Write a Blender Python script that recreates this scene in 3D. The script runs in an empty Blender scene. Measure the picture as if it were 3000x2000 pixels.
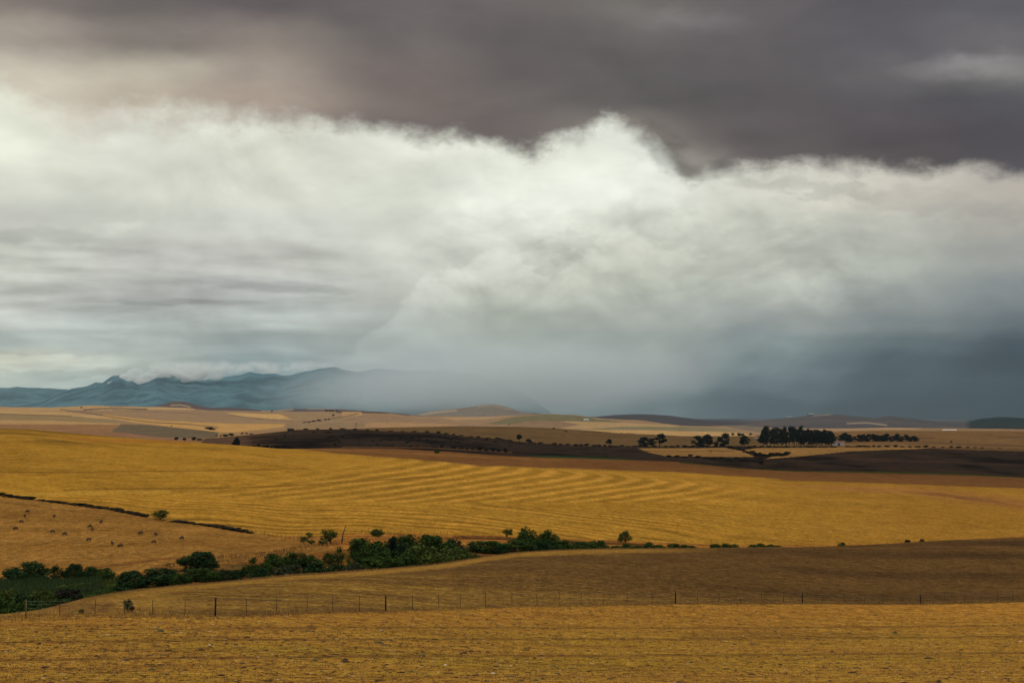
import bpy, math, random
import numpy as np

random.seed(7)
rng = np.random.default_rng(7)
scene = bpy.context.scene
col = scene.collection

# ------------------------------------------------------------------ camera
F = 4167.0                       # focal length measured in photo pixels (3000 wide)
PITCH = math.atan(225.0 / F)
cp, sp = math.cos(PITCH), math.sin(PITCH)
cd = bpy.data.cameras.new("camera")
cd.sensor_width = 36.0
cd.lens = 36.0 * F / 3000.0
cd.clip_start = 0.5
cd.clip_end = 90000.0
cam = bpy.data.objects.new("camera", cd)
cam.location = (0, 0, 0)
cam.rotation_euler = (math.pi / 2 + PITCH, 0, 0)
col.objects.link(cam)
scene.camera = cam

# ------------------------------------------------------------------ colour helpers
def lin(c):
    return tuple(((x / 255.0) / 12.92 if x / 255.0 <= 0.04045 else ((x / 255.0 + 0.055) / 1.055) ** 2.4) for x in c)

LIGHT = (1.14, 1.18, 1.28)        # daylight the ground receives, used to turn seen colours into albedo
def alb(*c, k=1.0):
    return tuple(min(0.85, max(0.004, v * k / l)) for v, l in zip(lin(c), LIGHT))

# ------------------------------------------------------------------ world: Nishita sky behind a deck of rain clouds
SUN_EL, SUN_AZ = math.radians(44), math.radians(-28)     # azimuth measured from +Y (view direction) towards +X
world = bpy.data.worlds.new("World")
scene.world = world
world.use_nodes = True
NT = world.node_tree
NT.nodes.clear()

class G:
    """tiny expression builder for shader nodes"""
    def __init__(self, nt):
        self.nt = nt
    def new(self, t):
        return self.nt.nodes.new(t)
    def put(self, sock, v):
        if isinstance(v, (int, float)):
            sock.default_value = v
        elif isinstance(v, tuple):
            sock.default_value = v if len(v) == len(sock.default_value) else tuple(v) + (1.0,)
        else:
            self.nt.links.new(v, sock)
    def m(self, op, a, b=0.0, c=None, clamp=False):
        n = self.new('ShaderNodeMath'); n.operation = op; n.use_clamp = clamp
        self.put(n.inputs[0], a)
        self.put(n.inputs[1], b)
        if c is not None: self.put(n.inputs[2], c)
        return n.outputs[0]
    def add(self, a, b): return self.m('ADD', a, b)
    def sub(self, a, b): return self.m('SUBTRACT', a, b)
    def mul(self, a, b): return self.m('MULTIPLY', a, b)
    def step(self, v, a, b, lo=0.0, hi=1.0, kind='SMOOTHSTEP'):
        n = self.new('ShaderNodeMapRange'); n.interpolation_type = kind
        self.put(n.inputs['Value'], v)
        n.inputs['From Min'].default_value = a; n.inputs['From Max'].default_value = b
        n.inputs['To Min'].default_value = lo; n.inputs['To Max'].default_value = hi
        return n.outputs[0]
    def mix(self, f, a, b, blend='MIX'):
        n = self.new('ShaderNodeMix'); n.data_type = 'RGBA'; n.blend_type = blend
        self.put(n.inputs[0], f); self.put(n.inputs[6], a); self.put(n.inputs[7], b)
        return n.outputs[2]
    def scale(self, c, f):
        n = self.new('ShaderNodeVectorMath'); n.operation = 'SCALE'
        self.put(n.inputs[0], c); self.put(n.inputs['Scale'], f)
        return n.outputs[0]
    def vadd(self, a, b):
        n = self.new('ShaderNodeVectorMath'); n.operation = 'ADD'
        self.put(n.inputs[0], a); self.put(n.inputs[1], b)
        return n.outputs[0]
    def vmul(self, a, b):
        n = self.new('ShaderNodeVectorMath'); n.operation = 'MULTIPLY'
        self.put(n.inputs[0], a); self.put(n.inputs[1], b)
        return n.outputs[0]
    def xyz(self, x, y, z):
        n = self.new('ShaderNodeCombineXYZ')
        self.put(n.inputs[0], x); self.put(n.inputs[1], y); self.put(n.inputs[2], z)
        return n.outputs[0]
    def sep(self, v):
        n = self.new('ShaderNodeSeparateXYZ'); self.put(n.inputs[0], v)
        return n.outputs
    def noise(self, v, s, detail=4.0, rough=0.55, dist=0.0):
        n = self.new('ShaderNodeTexNoise')
        self.put(n.inputs['Vector'], v)
        n.inputs['Scale'].default_value = s; n.inputs['Detail'].default_value = detail
        n.inputs['Roughness'].default_value = rough; n.inputs['Distortion'].default_value = dist
        return n.outputs['Fac']
    def ramp(self, f, stops, interp='B_SPLINE'):
        n = self.new('ShaderNodeValToRGB'); self.put(n.inputs[0], f)
        cr = n.color_ramp; cr.interpolation = interp
        while len(cr.elements) < len(stops): cr.elements.new(0.5)
        for e, (p, c) in zip(cr.elements, stops):
            e.position = p; e.color = tuple(c) + ((1.0,) if len(c) == 3 else ())
        return n.outputs[0]
    def curve(self, f, pts):
        n = self.new('ShaderNodeFloatCurve'); self.put(n.inputs['Value'], f)
        c = n.mapping.curves[0]
        n.mapping.extend = 'HORIZONTAL'
        while len(c.points) < len(pts): c.points.new(0.5, 0.5)
        for q, (x, y) in zip(c.points, pts):
            q.location = (x, y); q.handle_type = 'AUTO_CLAMPED'
        n.mapping.update()
        return n.outputs[0]

g = G(NT)
tc = g.new('ShaderNodeTexCoord').outputs['Generated']
dx, dy, dz = g.sep(tc)
az = g.m('ARCTAN2', dx, dy)
azc = g.m('MINIMUM', g.m('MAXIMUM', az, -0.62), 0.62)
hyp = g.m('SQRT', g.add(g.mul(dx, dx), g.mul(dy, dy)))
# sky coordinates: PX grows to the right of the view axis, PY grows towards the ground (thousandths of the 3000-wide photo)
PX0 = g.m('MULTIPLY_ADD', g.m('TANGENT', azc), F / 1000, 1.5)
PY0 = g.m('MULTIPLY_ADD', g.m('DIVIDE', dz, g.mul(hyp, g.m('COSINE', azc))), -F / 1000, 1.225)
dirv = g.vmul(tc, (1.0, 1.0, 2.2))
n1 = g.noise(dirv, 9.0, 6.0, 0.55)
n2 = g.noise(g.vadd(dirv, (3.1, 1.7, 8.2)), 9.0, 6.0, 0.55)
n3 = g.noise(g.vadd(dirv, (7.1, 4.7, 2.2)), 34.0, 6.0, 0.6)
streak = g.noise(g.vmul(tc, (1.0, 1.0, 7.0)), 9.0, 5.0, 0.55)
PX = g.add(PX0, g.mul(g.sub(n1, 0.5), 0.40))
PY = g.add(PY0, g.mul(g.sub(n2, 0.5), 0.16))

XS = [0, 375, 750, 1125, 1500, 1875, 2250, 2625, 3000]
def row(cols, x):
    return g.ramp(x, [((X / 1000 + 0.5) / 4.0, lin(c)) for X, c in zip(XS, cols)], 'EASE')
def field(rows, px, py, soft=1.0):
    x = g.mul(g.add(px, 0.5), 0.25)
    cur = row(rows[0][1], x)
    for (ya, _), (yb, cs) in zip(rows[:-1], rows[1:]):
        cur = g.mix(g.step(py, ya / 1000, yb / 1000), cur, row(cs, x))
    return cur
LOW = [
 (430, [(236,238,222),(222,224,212),(222,224,210),(224,226,214),(232,235,222),(238,241,230),(208,206,196),(208,204,194),(196,188,180)]),
 (560, [(216,218,206),(216,218,206),(218,220,208),(222,225,213),(238,241,230),(241,243,234),(218,218,206),(202,196,186),(186,179,170)]),
 (650, [(198,199,191),(204,206,196),(207,209,202),(222,225,214),(236,239,229),(226,229,217),(206,208,196),(188,188,179),(176,173,165)]),
 (760, [(205,208,197),(190,190,185),(200,200,194),(212,215,205),(218,220,209),(208,210,198),(198,201,190),(180,184,175),(160,162,158)]),
 (860, [(200,201,195),(193,194,190),(188,190,189),(198,201,194),(200,204,192),(190,194,182),(180,184,176),(150,155,154),(132,138,140)]),
 (950, [(196,201,195),(180,187,184),(180,186,183),(182,188,184),(182,188,178),(175,180,172),(155,160,158),(125,133,135),(100,110,116)]),
 (1010,[(184,194,190),(188,195,190),(168,180,179),(172,180,177),(176,183,176),(170,177,172),(138,149,150),(90,102,107),(60,70,82)]),
 (1070,[(214,216,198),(195,202,192),(158,174,175),(158,170,169),(168,177,170),(162,170,166),(118,130,134),(64,75,84),(38,46,58)]),
 (1130,[(200,208,196),(165,180,178),(135,156,160),(140,155,155),(158,168,163),(142,152,151),(90,102,108),(46,55,64),(22,28,38)]),
 (1190,[(160,182,184),(130,155,160),(120,145,150),(125,145,148),(130,144,143),(104,117,120),(62,72,77),(32,38,41),(12,18,22)]),
]
low = field(LOW, PX, PY)
xr = g.mul(g.add(PX0, 0.5), 0.25)
bill = g.noise(g.vmul(tc, (1.0, 1.0, 1.5)), 26.0, 5.0, 0.55)
def shade(colr, f, k):
    return g.scale(colr, g.m('MULTIPLY_ADD', f, k, 1.0))
def clump(stretch, s, seed, up, detail=7.0, rough=0.56, dist=0.3):
    """cloud density and its relief: positive on the upper side of each clump, negative underneath"""
    p = g.vadd(g.vmul(tc, (1.0, 1.0, stretch)), (seed, seed * .7, seed * 1.3))
    a = g.noise(p, s, detail, rough, dist)
    b = g.noise(g.vadd(p, (up * .35, 0.0, up)), s, detail, rough, dist)
    return a, g.sub(a, b)
# broad billows over the whole bright region
ca, cr_ = clump(1.6, 7.5, 2.3, 0.016, 5.0, 0.5)
amp = g.mul(g.step(PX0, 2.3, 3.0, 1.0, 0.4), g.step(PY0, 1.02, 1.16, 1.0, 0.35))
low = shade(low, g.mul(cr_, amp), 1.2)
low = shade(low, g.mul(g.sub(n3, 0.5), amp), 0.16)
# flat grey bands, low on the left
ba, br = clump(6.5, 6.0, 5.1, 0.03, 6.0, 0.5, 0.1)
lm = g.mul(g.step(PX0, 1.35, 0.75), g.mul(g.step(PY0, 0.60, 0.78), g.step(PY0, 1.16, 1.08)))
bm = g.step(ba, 0.50, 0.60)
low = shade(low, g.mul(bm, lm), -0.12)
low = shade(low, g.mul(br, lm), 2.0)
# heaped cloud in the centre and on the right: crisp shining crowns, shadowed bases
ha, hr = clump(1.9, 10.0, 8.4, 0.014, 6.0, 0.52, 0.3)
hm = g.mul(g.step(PX0, 1.05, 1.35), g.mul(g.mul(g.step(PY0, 0.52, 0.66), g.step(PY0, 1.0, 0.86)), g.step(PX0, 2.9, 2.3, 0.25, 1.0)))
hb = g.step(ha, 0.485, 0.545)
low = shade(low, g.mul(hb, hm), -0.07)
low = shade(low, g.mul(hr, hm), 1.8)
# near cumulus bank: its billowing upper edge climbs from the mountains to the middle of the view
e1 = g.curve(xr, [((X / 1000 + .5) / 4, Y / 2000) for X, Y in [(-500,1300),(850,1130),(950,1082),(1020,1040),(1110,955),(1200,865),(1270,812),(1360,785),(1430,742),(1490,732),(1540,765),(1620,800),(1700,760),(1790,735),(1880,760),(1960,800),(2150,850),(2400,880),(3500,1000)]])
d1 = g.sub(g.add(PY0, g.add(g.mul(g.sub(bill, 0.5), 0.12), g.mul(g.sub(n3, 0.5), 0.10))), g.mul(e1, 2.0))
side = g.mul(g.step(PX0, 0.85, 1.15), g.step(PX0, 1.9, 1.55))
rim = g.mul(g.step(d1, -0.012, 0.022), g.step(d1, 0.16, 0.02))
low = shade(low, g.mul(rim, side), 0.09)
low = shade(low, g.mul(g.mul(g.mul(g.step(d1, -0.20, -0.02), g.step(d1, 0.010, -0.014)), side), g.step(PY0, 0.70, 0.82, 0.5, 1.0)), -0.10)

# curtains of rain slanting down on the right
rot = g.xyz(g.add(PX0, g.mul(PY0, 1.0)), g.mul(PY0, 0.10), 0.0)
rain = g.noise(rot, 5.0, 3.0, 0.45)
rm = g.mul(g.step(PX0, 1.35, 2.0), g.step(PY0, 0.88, 1.12))
low = g.scale(low, g.m('MULTIPLY_ADD', g.mul(g.sub(rain, 0.5), rm), 1.1, 1.0))

def blob(colr, X, Y, rx, ry, gain, rotd=0.0, edge=(1.0, 0.35), warp=0.5):
    """an oval patch of cloud, its outline broken up by noise"""
    c, s = math.cos(math.radians(rotd)), math.sin(math.radians(rotd))
    ux = g.sub(g.add(PX0, g.mul(g.sub(bill, 0.5), 0.5 * warp)), X / 1000)
    uy = g.sub(g.add(PY0, g.mul(g.sub(n3, 0.5), 0.35 * warp)), Y / 1000)
    a = g.mul(g.add(g.mul(ux, c), g.mul(uy, s)), 1000 / rx)
    b = g.mul(g.sub(g.mul(uy, c), g.mul(ux, s)), 1000 / ry)
    r = g.m('SQRT', g.add(g.mul(a, a), g.mul(b, b)))
    f = g.step(r, edge[0], edge[1])
    return g.scale(colr, g.m('MULTIPLY_ADD', f, gain, 1.0))
low = blob(low, 1965, 665, 215, 84, -0.17, 12, (1.0, 0.35), 0.5)
low = blob(low, 1915, 612, 90, 84, -0.10, 0, (1.0, 0.3), 0.6)
low = blob(low, 1990, 715, 330, 36, -0.06, 8, (1.0, 0.3), 0.5)
low = blob(low, 1700, 725, 55, 45, -0.10, 0, (1.0, 0.5), 0.8)
low = blob(low, 345, 668, 110, 26, 0.10, 0, (1.0, 0.4), 0.3)
low = blob(low, 110, 690, 260, 40, -0.10, 0, (1.0, 0.5), 0.4)
low = blob(low, 820, 838, 330, 17, -0.15, 3, (1.0, 0.5), 0.15)
low = blob(low, 520, 884, 300, 11, -0.16, 0, (1.0, 0.5), 0.12)
low = blob(low, 150, 1062, 270, 32, 0.26, 0, (1.0, 0.6), 0.2)
low = blob(low, 250, 1120, 150, 18, 0.26, -8, (1.0, 0.4), 0.2)
low = blob(low, 2450, 855, 70, 80, 0.10, 25, (1.0, 0.5), 0.4)
low = blob(low, 1350, 585, 520, 70, 0.05, -8, (1.0, 0.2), 0.3)
low = blob(low, 2350, 545, 300, 40, -0.14, 4, (1.0, 0.5), 0.5)
low = blob(low, 2700, 590, 420, 50, -0.10, 6, (1.0, 0.4), 0.5)

# the heavy dark deck overhead
UP = [
 (0,   [(124,114,109),(104,97,95),(97,89,91),(104,97,97),(107,100,99),(112,107,104),(98,93,96),(91,87,93),(96,94,100)]),
 (100, [(170,160,150),(127,119,113),(136,126,119),(106,99,98),(99,93,92),(99,94,94),(95,90,93),(92,88,94),(106,103,106)]),
 (200, [(208,200,185),(198,190,175),(160,148,138),(115,105,102),(99,92,91),(92,87,88),(90,85,88),(98,95,97),(112,110,110)]),
 (290, [(215,208,193),(190,178,163),(168,154,142),(124,112,107),(103,95,93),(92,88,86),(88,82,84),(82,78,82),(82,79,85)]),
 (380, [(218,213,200),(200,190,178),(158,144,136),(117,106,103),(106,97,95),(128,120,114),(88,80,82),(84,76,80),(77,72,79)]),
 (480, [(218,213,200),(205,196,184),(160,148,140),(124,114,110),(120,112,108),(168,163,153),(98,90,90),(90,82,84),(84,79,84)]),
]
up = field(UP, g.add(PX0, g.mul(g.sub(n1, 0.5), 0.30)), g.add(PY0, g.mul(g.sub(n2, 0.5), 0.13)))
ua, ur = clump(2.6, 6.5, 11.7, 0.03, 6.0, 0.5, 0.3)
up = shade(up, ur, 0.9)
up = shade(up, g.sub(n1, 0.5), 0.35)
up = shade(up, g.sub(n3, 0.5), 0.16)
up = blob(up, 2860, 190, 300, 62, 0.75, -4, (1.0, 0.0), 0.3)
up = blob(up, 2030, 45, 260, 50, 0.25, 6, (1.0, 0.0), 0.4)
E2 = [(-500,200),(0,276),(60,300),(120,334),(200,350),(260,362),(320,350),(400,336),(480,338),(600,334),(680,350),(760,352),(850,346),(930,352),(1000,364),(1100,374),(1200,384),(1300,396),(1400,414),(1480,432),(1555,436),(1600,424),(1650,406),(1700,386),(1745,356),(1770,336),(1805,344),(1840,370),(1880,400),(1940,428),(1975,470),(2002,516),(2040,516),(2080,500),(2140,490),(2250,484),(2400,482),(2600,488),(2800,488),(3000,500),(3500,560)]
e2 = g.ramp(xr, [((X / 1000 + .5) / 4, (Y / 1000,) * 3) for X, Y in E2 if X not in (200,320,760,930,1100,1300,1650,1840,2140,2600)], 'LINEAR')
rag1 = g.noise(g.vmul(tc, (1.0, 1.0, 1.3)), 30.0, 8.0, 0.60, 0.4)
rag2 = g.noise(g.vadd(g.vmul(tc, (1.0, 1.0, 1.6)), (4.0, 2.0, 1.0)), 36.0, 8.0, 0.62, 0.2)
d2 = g.sub(g.add(PY0, g.mul(g.sub(rag1, 0.5), 0.085)), e2)
wd = g.step(PX0, 0.1, 1.1, 0.080, 0.031)
soft = g.step(g.sub(g.mul(g.sub(rag2, 0.5), 3.4), g.m('DIVIDE', d2, wd)), -1.1, 1.3)
low = g.vmul(low, (1.0, 1.0, 0.975))
up = g.vmul(up, (1.0, 0.99, 0.95))
sky = g.mix(soft, low, up)
tn = g.noise(g.vadd(g.vmul(tc, (1.0, 1.0, 1.4)), (9.3, 5.2, 0.4)), 19.0, 9.0, 0.62, 0.2)
tm = g.mul(g.mul(g.step(tn, 0.50, 0.66), g.mul(g.step(d2, 0.085, 0.012), g.step(d2, -0.012, 0.006))), g.step(PX0, 2.1, 2.0, 0.35, 1.0))
sky = g.mix(g.mul(tm, 0.55), sky, g.mix(0.35, up, low))
# torn wisps hanging below the deck, right of the gap
wn = g.noise(g.vadd(g.vmul(tc, (1.0, 1.0, 1.2)), (1.3, 0.2, 0.4)), 24.0, 8.0, 0.64, 0.5)
wm = g.mul(g.mul(g.step(d2, 0.12, 0.02), g.step(d2, -0.02, 0.01)), g.mul(g.step(PX0, 1.74, 1.95), g.step(PX0, 2.4, 2.05)))
sky = g.mix(g.mul(g.mul(g.step(wn, 0.46, 0.60), wm), 0.55), sky, lin((158,154,145)))
sky = blob(sky, 1955, 440, 150, 62, -0.34, 42, (1.0, 0.3), 0.35)
sky = blob(sky, 2080, 500, 150, 36, -0.22, 5, (1.0, 0.3), 0.35)
# out of the picture: an even overcast overhead and behind
over = g.scale(lin((196,198,200)), g.m('MULTIPLY_ADD', n1, 0.8, 0.6))
sky = g.mix(g.step(PY0, -0.35, -1.6), sky, g.scale(over, 1.25))
sky = g.mix(g.step(g.m('ABSOLUTE', az), 0.7, 1.4), sky, over)
# Nishita daylight shining through thin cloud
nish = g.new('ShaderNodeTexSky'); nish.sky_type = 'NISHITA'; nish.sun_disc = False
nish.sun_elevation = SUN_EL; nish.sun_rotation = SUN_AZ
bg_sky = g.new('ShaderNodeBackground'); g.put(bg_sky.inputs['Color'], nish.outputs[0]); bg_sky.inputs['Strength'].default_value = 0.08
bg_cloud = g.new('ShaderNodeBackground'); g.put(bg_cloud.inputs['Color'], sky); bg_cloud.inputs['Strength'].default_value = 1.0
ms = g.new('ShaderNodeMixShader'); ms.inputs[0].default_value = 0.985
NT.links.new(bg_sky.outputs[0], ms.inputs[1]); NT.links.new(bg_cloud.outputs[0], ms.inputs[2])
wo = g.new('ShaderNodeOutputWorld'); NT.links.new(ms.outputs[0], wo.inputs['Surface'])
world.cycles.sampling_method = 'MANUAL'
world.cycles.sample_map_resolution = 512

# ------------------------------------------------------------------ sun, softened by the overcast
sl = bpy.data.lights.new("sun", 'SUN'); sl.energy = 1.5; sl.angle = math.radians(12); sl.color = (1.0, 0.95, 0.86)
sun = bpy.data.objects.new("sun", sl); col.objects.link(sun)
sun.rotation_euler = (math.pi / 2 - SUN_EL, 0, math.pi - SUN_AZ)

scene.view_settings.view_transform = 'Standard'
scene.view_settings.look = 'None'
scene.view_settings.exposure = 0.0
scene.view_settings.gamma = 1.0
scene.cycles.max_bounces = 4
scene.cycles.diffuse_bounces = 2
scene.cycles.glossy_bounces = 1
scene.cycles.transmission_bounces = 2
scene.cycles.volume_bounces = 2
scene.cycles.transparent_max_bounces = 4
scene.cycles.use_adaptive_sampling = True
scene.cycles.adaptive_threshold = 0.02
scene.cycles.use_denoising = True

# ================================================================== terrain
HY = 1225.0
def smooth(a, w):
    if w <= 1: return a
    k = np.hanning(w * 2 + 1); k /= k.sum()
    return np.convolve(np.pad(a, w, mode='edge'), k, mode='valid')

def near(v):
    return [(0, v)]
# each ridge or hollow of the land: (distance knots, height-in-view knots) against photo column
CURVES = [
 ([(0,12)],  [(0, HY + 4.6 / 12 * F)]),
 ([(0,35)],  [(0, HY + 9.3 / 35 * F)]),
 ([(0,70)],  [(0, 2012)]),
 ([(0,95),(630,98),(1130,108),(1500,125),(2000,140),(2500,165),(3000,176)],
  [(0,1812),(275,1801),(500,1800),(630,1803),(800,1797),(1000,1790),(1210,1786),(1500,1775),(1975,1766),(2350,1764),(2700,1765),(3000,1757)]),
 ([(0,120),(150,132),(230,148),(361,162),(500,172),(1000,210),(1300,232),(2000,300),(3000,380)],
  [(0,1832),(150,1805),(230,1760),(361,1736),(425,1725),(548,1713),(700,1700),(850,1685),(1000,1676),(1100,1668),(1200,1661),(1319,1649),(1408,1632),(1531,1617),(1650,1611),(1800,1607),(2000,1605),(2128,1604),(2425,1598),(2600,1590),(2765,1579),(3000,1570),(3300,1556)]),
 ([(0,158),(230,178),(361,190),(550,196),(1000,236),(1300,262),(2000,332),(3000,420)],
  [(0,1790),(120,1778),(230,1757),(361,1742),(550,1722),(800,1700),(1000,1688),(1300,1662),(1500,1630),(2000,1617),(2500,1607),(3000,1583),(3300,1568)]),
 ([(0,235),(425,235),(550,236),(800,255),(1000,275),(1200,292),(1400,304),(1600,332),(2000,372),(3000,462)],
  [(0,1692),(230,1690),(350,1680),(425,1670),(550,1655),(800,1637),(900,1622),(1000,1606),(1200,1600),(1400,1592),(1600,1592),(1800,1597),(2000,1602),(2500,1596),(3000,1576),(3300,1560)]),
 ([(0,430),(200,402),(480,366),(740,336),(1000,346),(1300,362),(1500,378),(1700,402),(2000,430),(3000,520)],
  [(0,1450),(200,1474),(330,1492),(480,1522),(600,1536),(740,1560),(850,1572),(960,1566),(1100,1560),(1300,1563),(1500,1568),(1700,1576),(1900,1584),(2100,1592),(2500,1592),(2800,1576),(3000,1566),(3300,1545)]),
 ([(0,1000),(820,1000),(1000,1130),(3000,1130)],
  [(-200,1246),(0,1255),(80,1256),(212,1268),(330,1278),(450,1286),(510,1289),(735,1305),(820,1313),(1000,1312),(1170,1313),(1319,1320),(1425,1328),(1544,1335),(1744,1340),(2000,1350),(2170,1367),(2340,1375),(2595,1378),(2808,1384),(3000,1396),(3300,1406)]),
 ([(0,1230)],
  [(0,1272),(212,1283),(450,1297),(600,1306),(735,1313),(820,1317),(1000,1316),(1319,1324),(1544,1339),(1744,1344),(2000,1354),(2170,1370),(2340,1378),(2595,1381),(2808,1388),(3000,1399)]),
 ([(0,1700)],
  [(0,1262),(212,1261),(400,1270),(500,1279),(560,1284),(640,1280),(735,1271),(808,1263),(850,1259),(1000,1256),(1128,1261),(1272,1266),(1361,1277),(1459,1284),(1502,1292),(1608,1301),(1723,1306),(2000,1310),(2128,1309),(2510,1310),(3000,1313)]),
 ([(0,1950)],
  [(0,1256),(400,1266),(600,1270),(735,1270),(850,1265),(1000,1262),(1272,1270),(1459,1287),(1608,1303),(2000,1312),(2510,1310),(3000,1309)]),
 ([(0,2600)],
  [(0,1240),(300,1242),(400,1244),(600,1256),(700,1262),(850,1256),(1000,1254),(1200,1249),(1340,1245),(1595,1252),(1808,1266),(2000,1275),(2221,1277),(2350,1272),(2463,1263),(2700,1259),(3000,1258)]),
 ([(0,3000)],
  [(0,1236),(300,1237),(400,1238),(600,1247),(700,1256),(850,1257),(1000,1256),(1200,1252),(1340,1249),(1595,1256),(1808,1268),(2000,1277),(2221,1279),(2350,1275),(2463,1266),(2700,1262),(3000,1260)]),
 ([(0,5200)],
  [(0,1191),(150,1194),(270,1189),(340,1192),(480,1194),(560,1198),(640,1207),(800,1209),(1000,1203),(1090,1205),(1140,1209),(1200,1218),(1250,1221),(1300,1219),(1400,1224),(1500,1219),(1600,1213),(1690,1217),(1750,1226),(1880,1231),(2000,1247),(2060,1248),(2130,1246),(2180,1245),(2230,1252),(2400,1257),(2600,1254),(2800,1254),(3000,1258)]),
 ([(0,6500)],
  [(0,1198),(400,1199),(1000,1207),(1250,1223),(1600,1218),(2000,1250),(3000,1260)]),
 ([(0,9500)],
  [(0,1200),(430,1197),(470,1189),(500,1178),(525,1175),(550,1179),(580,1190),(620,1196),(680,1194),(740,1199),(790,1206),(850,1199),(960,1197),(1100,1206),(1220,1215),(1300,1202),(1370,1193),(1440,1184),(1480,1190),(1520,1205),(1600,1214),(1740,1222),(1800,1216),(1880,1213),(1960,1217),(2060,1230),(2160,1240),(2230,1231),(2330,1222),(2430,1213),(2560,1224),(2600,1218),(2700,1229),(2820,1245),(2860,1228),(2930,1221),(3000,1225),(3300,1220)]),
 ([(0,12000)], [(0,1222),(1500,1222),(2200,1236),(3000,1236)]),
 ([(0,27000)], [(0,1222),(3000,1228)]),
]
SM = [1,1,8,30,22,25,30,30,14,14,7,14,14,14,10,14,5,20,20]     # smoothing along X, in steps of 4 photo px
XG = np.arange(-400, 3401, 4.0)
CD = np.stack([smooth(np.interp(XG, *zip(*a)), s * 2) for (a, b), s in zip(CURVES, SM)])
CY = np.stack([smooth(np.interp(XG, *zip(*b)), s) for (a, b), s in zip(CURVES, SM)])
CZ = -(CY - HY) / F * CD
CD = np.vstack([np.full((1, len(XG)), 2.0), CD]); CZ = np.vstack([np.full((1, len(XG)), -2.1), CZ])

def pchip_slopes(x, y):
    h = np.diff(x, axis=0); d = np.diff(y, axis=0) / h
    m = np.zeros_like(y)
    w1 = 2 * h[1:] + h[:-1]; w2 = h[1:] + 2 * h[:-1]
    same = (d[1:] * d[:-1]) > 0
    with np.errstate(all='ignore'):
        mm = (w1 + w2) / (w1 / d[:-1] + w2 / d[1:])
    m[1:-1] = np.where(same, mm, 0.0)
    m[0] = d[0]; m[-1] = d[-1]
    return m
CM = pchip_slopes(CD, CZ)

def ncurve(xn, seed, n=5, f=1.0):
    r = np.random.default_rng(seed); s = 0
    for k in range(n):
        s = s + np.sin(xn * f * (1.9 ** k) + r.uniform(0, 6.28)) / (1.55 ** k)
    return s
def relief(x, y):
    """small natural unevenness of the land, growing with distance"""
    d = np.hypot(x, y)
    a = np.clip(d / 4000, 0.004, 1.0)
    v = np.sin(x / 37 + np.sin(y / 61) * 2) * np.sin(y / 53 + np.sin(x / 45)) * 3.0
    v = v + np.sin(x / 190 + 1.3 + np.sin(y / 330) * 1.5) * np.sin(y / 260 + .7) * 6.0
    return v * a * 0.35 + 0.05 * np.sin(x / 3.1 + 2 * np.sin(y / 7)) * np.sin(y / 4.3) * np.clip(1 - d / 500, 0, 1)

def height(u, dist):
    """ground height for photo column direction u = x/y and distance y"""
    X = np.clip(1500 + F * np.asarray(u, float), -400, 3400)
    i = np.clip(((X + 400) / 4).astype(int), 0, len(XG) - 2); fr = (X + 400) / 4 - i
    dist = np.asarray(dist, float)
    def at(A): return A[:, i] * (1 - fr) + A[:, i + 1] * fr
    D, Z, M = at(CD), at(CZ), at(CM)
    k = np.clip((D < dist).sum(axis=0) - 1, 0, D.shape[0] - 2)
    idx = np.arange(D.shape[1])
    x0, x1 = D[k, idx], D[k + 1, idx]; h = x1 - x0
    t = np.clip((dist - x0) / h, 0, 1)
    y0, y1, m0, m1 = Z[k, idx], Z[k + 1, idx], M[k, idx], M[k + 1, idx]
    z = (2*t**3-3*t**2+1)*y0 + (t**3-2*t**2+t)*h*m0 + (-2*t**3+3*t**2)*y1 + (t**3-t**2)*h*m1
    return z, k + t
def to_px(x, y, z):
    yc = y * cp + z * sp; zc = -y * sp + z * cp
    return 1500 + F * x / yc, 1000 - F * zc / yc
def ground(x, y):
    x = np.atleast_1d(np.asarray(x, float)); y = np.atleast_1d(np.asarray(y, float))
    z, _ = height(x / y, y)
    return z + relief(x, y)
def ray(X, Y):
    cx, cz = (X - 1500) / F, (1000 - Y) / F
    yy = cp - cz * sp; zz = sp + cz * cp
    return cx / yy, zz / yy                       # u, v per unit distance
def find(X, Y, dmin=60.0, dmax=8000.0):
    """distance of the visible ground seen at photo pixel X, Y"""
    u, v = ray(X, Y)
    ds = dmin * (dmax / dmin) ** np.linspace(0, 1, 3000)
    gz = ground(u * ds, ds)
    hit = np.nonzero(gz >= v * ds)[0]
    return float(ds[hit[0]]) if len(hit) else None

# --- sheet of ground: rows follow the land away from the viewer, columns fan out
t_in, ang_in = [], []
uu = np.concatenate([np.tan(np.linspace(-1.4, -0.40, 24)), np.arange(-0.400, 0.4001, 0.00068), np.tan(np.linspace(0.40, 1.4, 24))])
uu = np.unique(np.round(uu, 7))
uu = np.concatenate([uu[uu < -0.4005], np.arange(-0.400, 0.4001, 0.00068), uu[uu > 0.4005]])
seg = [6,8,10,190,95,40,50,110,240,8,70,16,45,12,90,12,50,10,8,]
ts = np.concatenate([k + np.arange(n) / n for k, n in enumerate(seg)] + [[len(seg)]])
NC, NR = len(uu), len(ts)
Xc = np.clip(1500 + F * uu, -400, 3400)
ii = np.clip(((Xc + 400) / 4).astype(int), 0, len(XG) - 2); ff = (Xc + 400) / 4 - ii
Dk = CD[:, ii] * (1 - ff) + CD[:, ii + 1] * ff
k = np.minimum(ts.astype(int), Dk.shape[0] - 2); fr = ts - k
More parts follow.
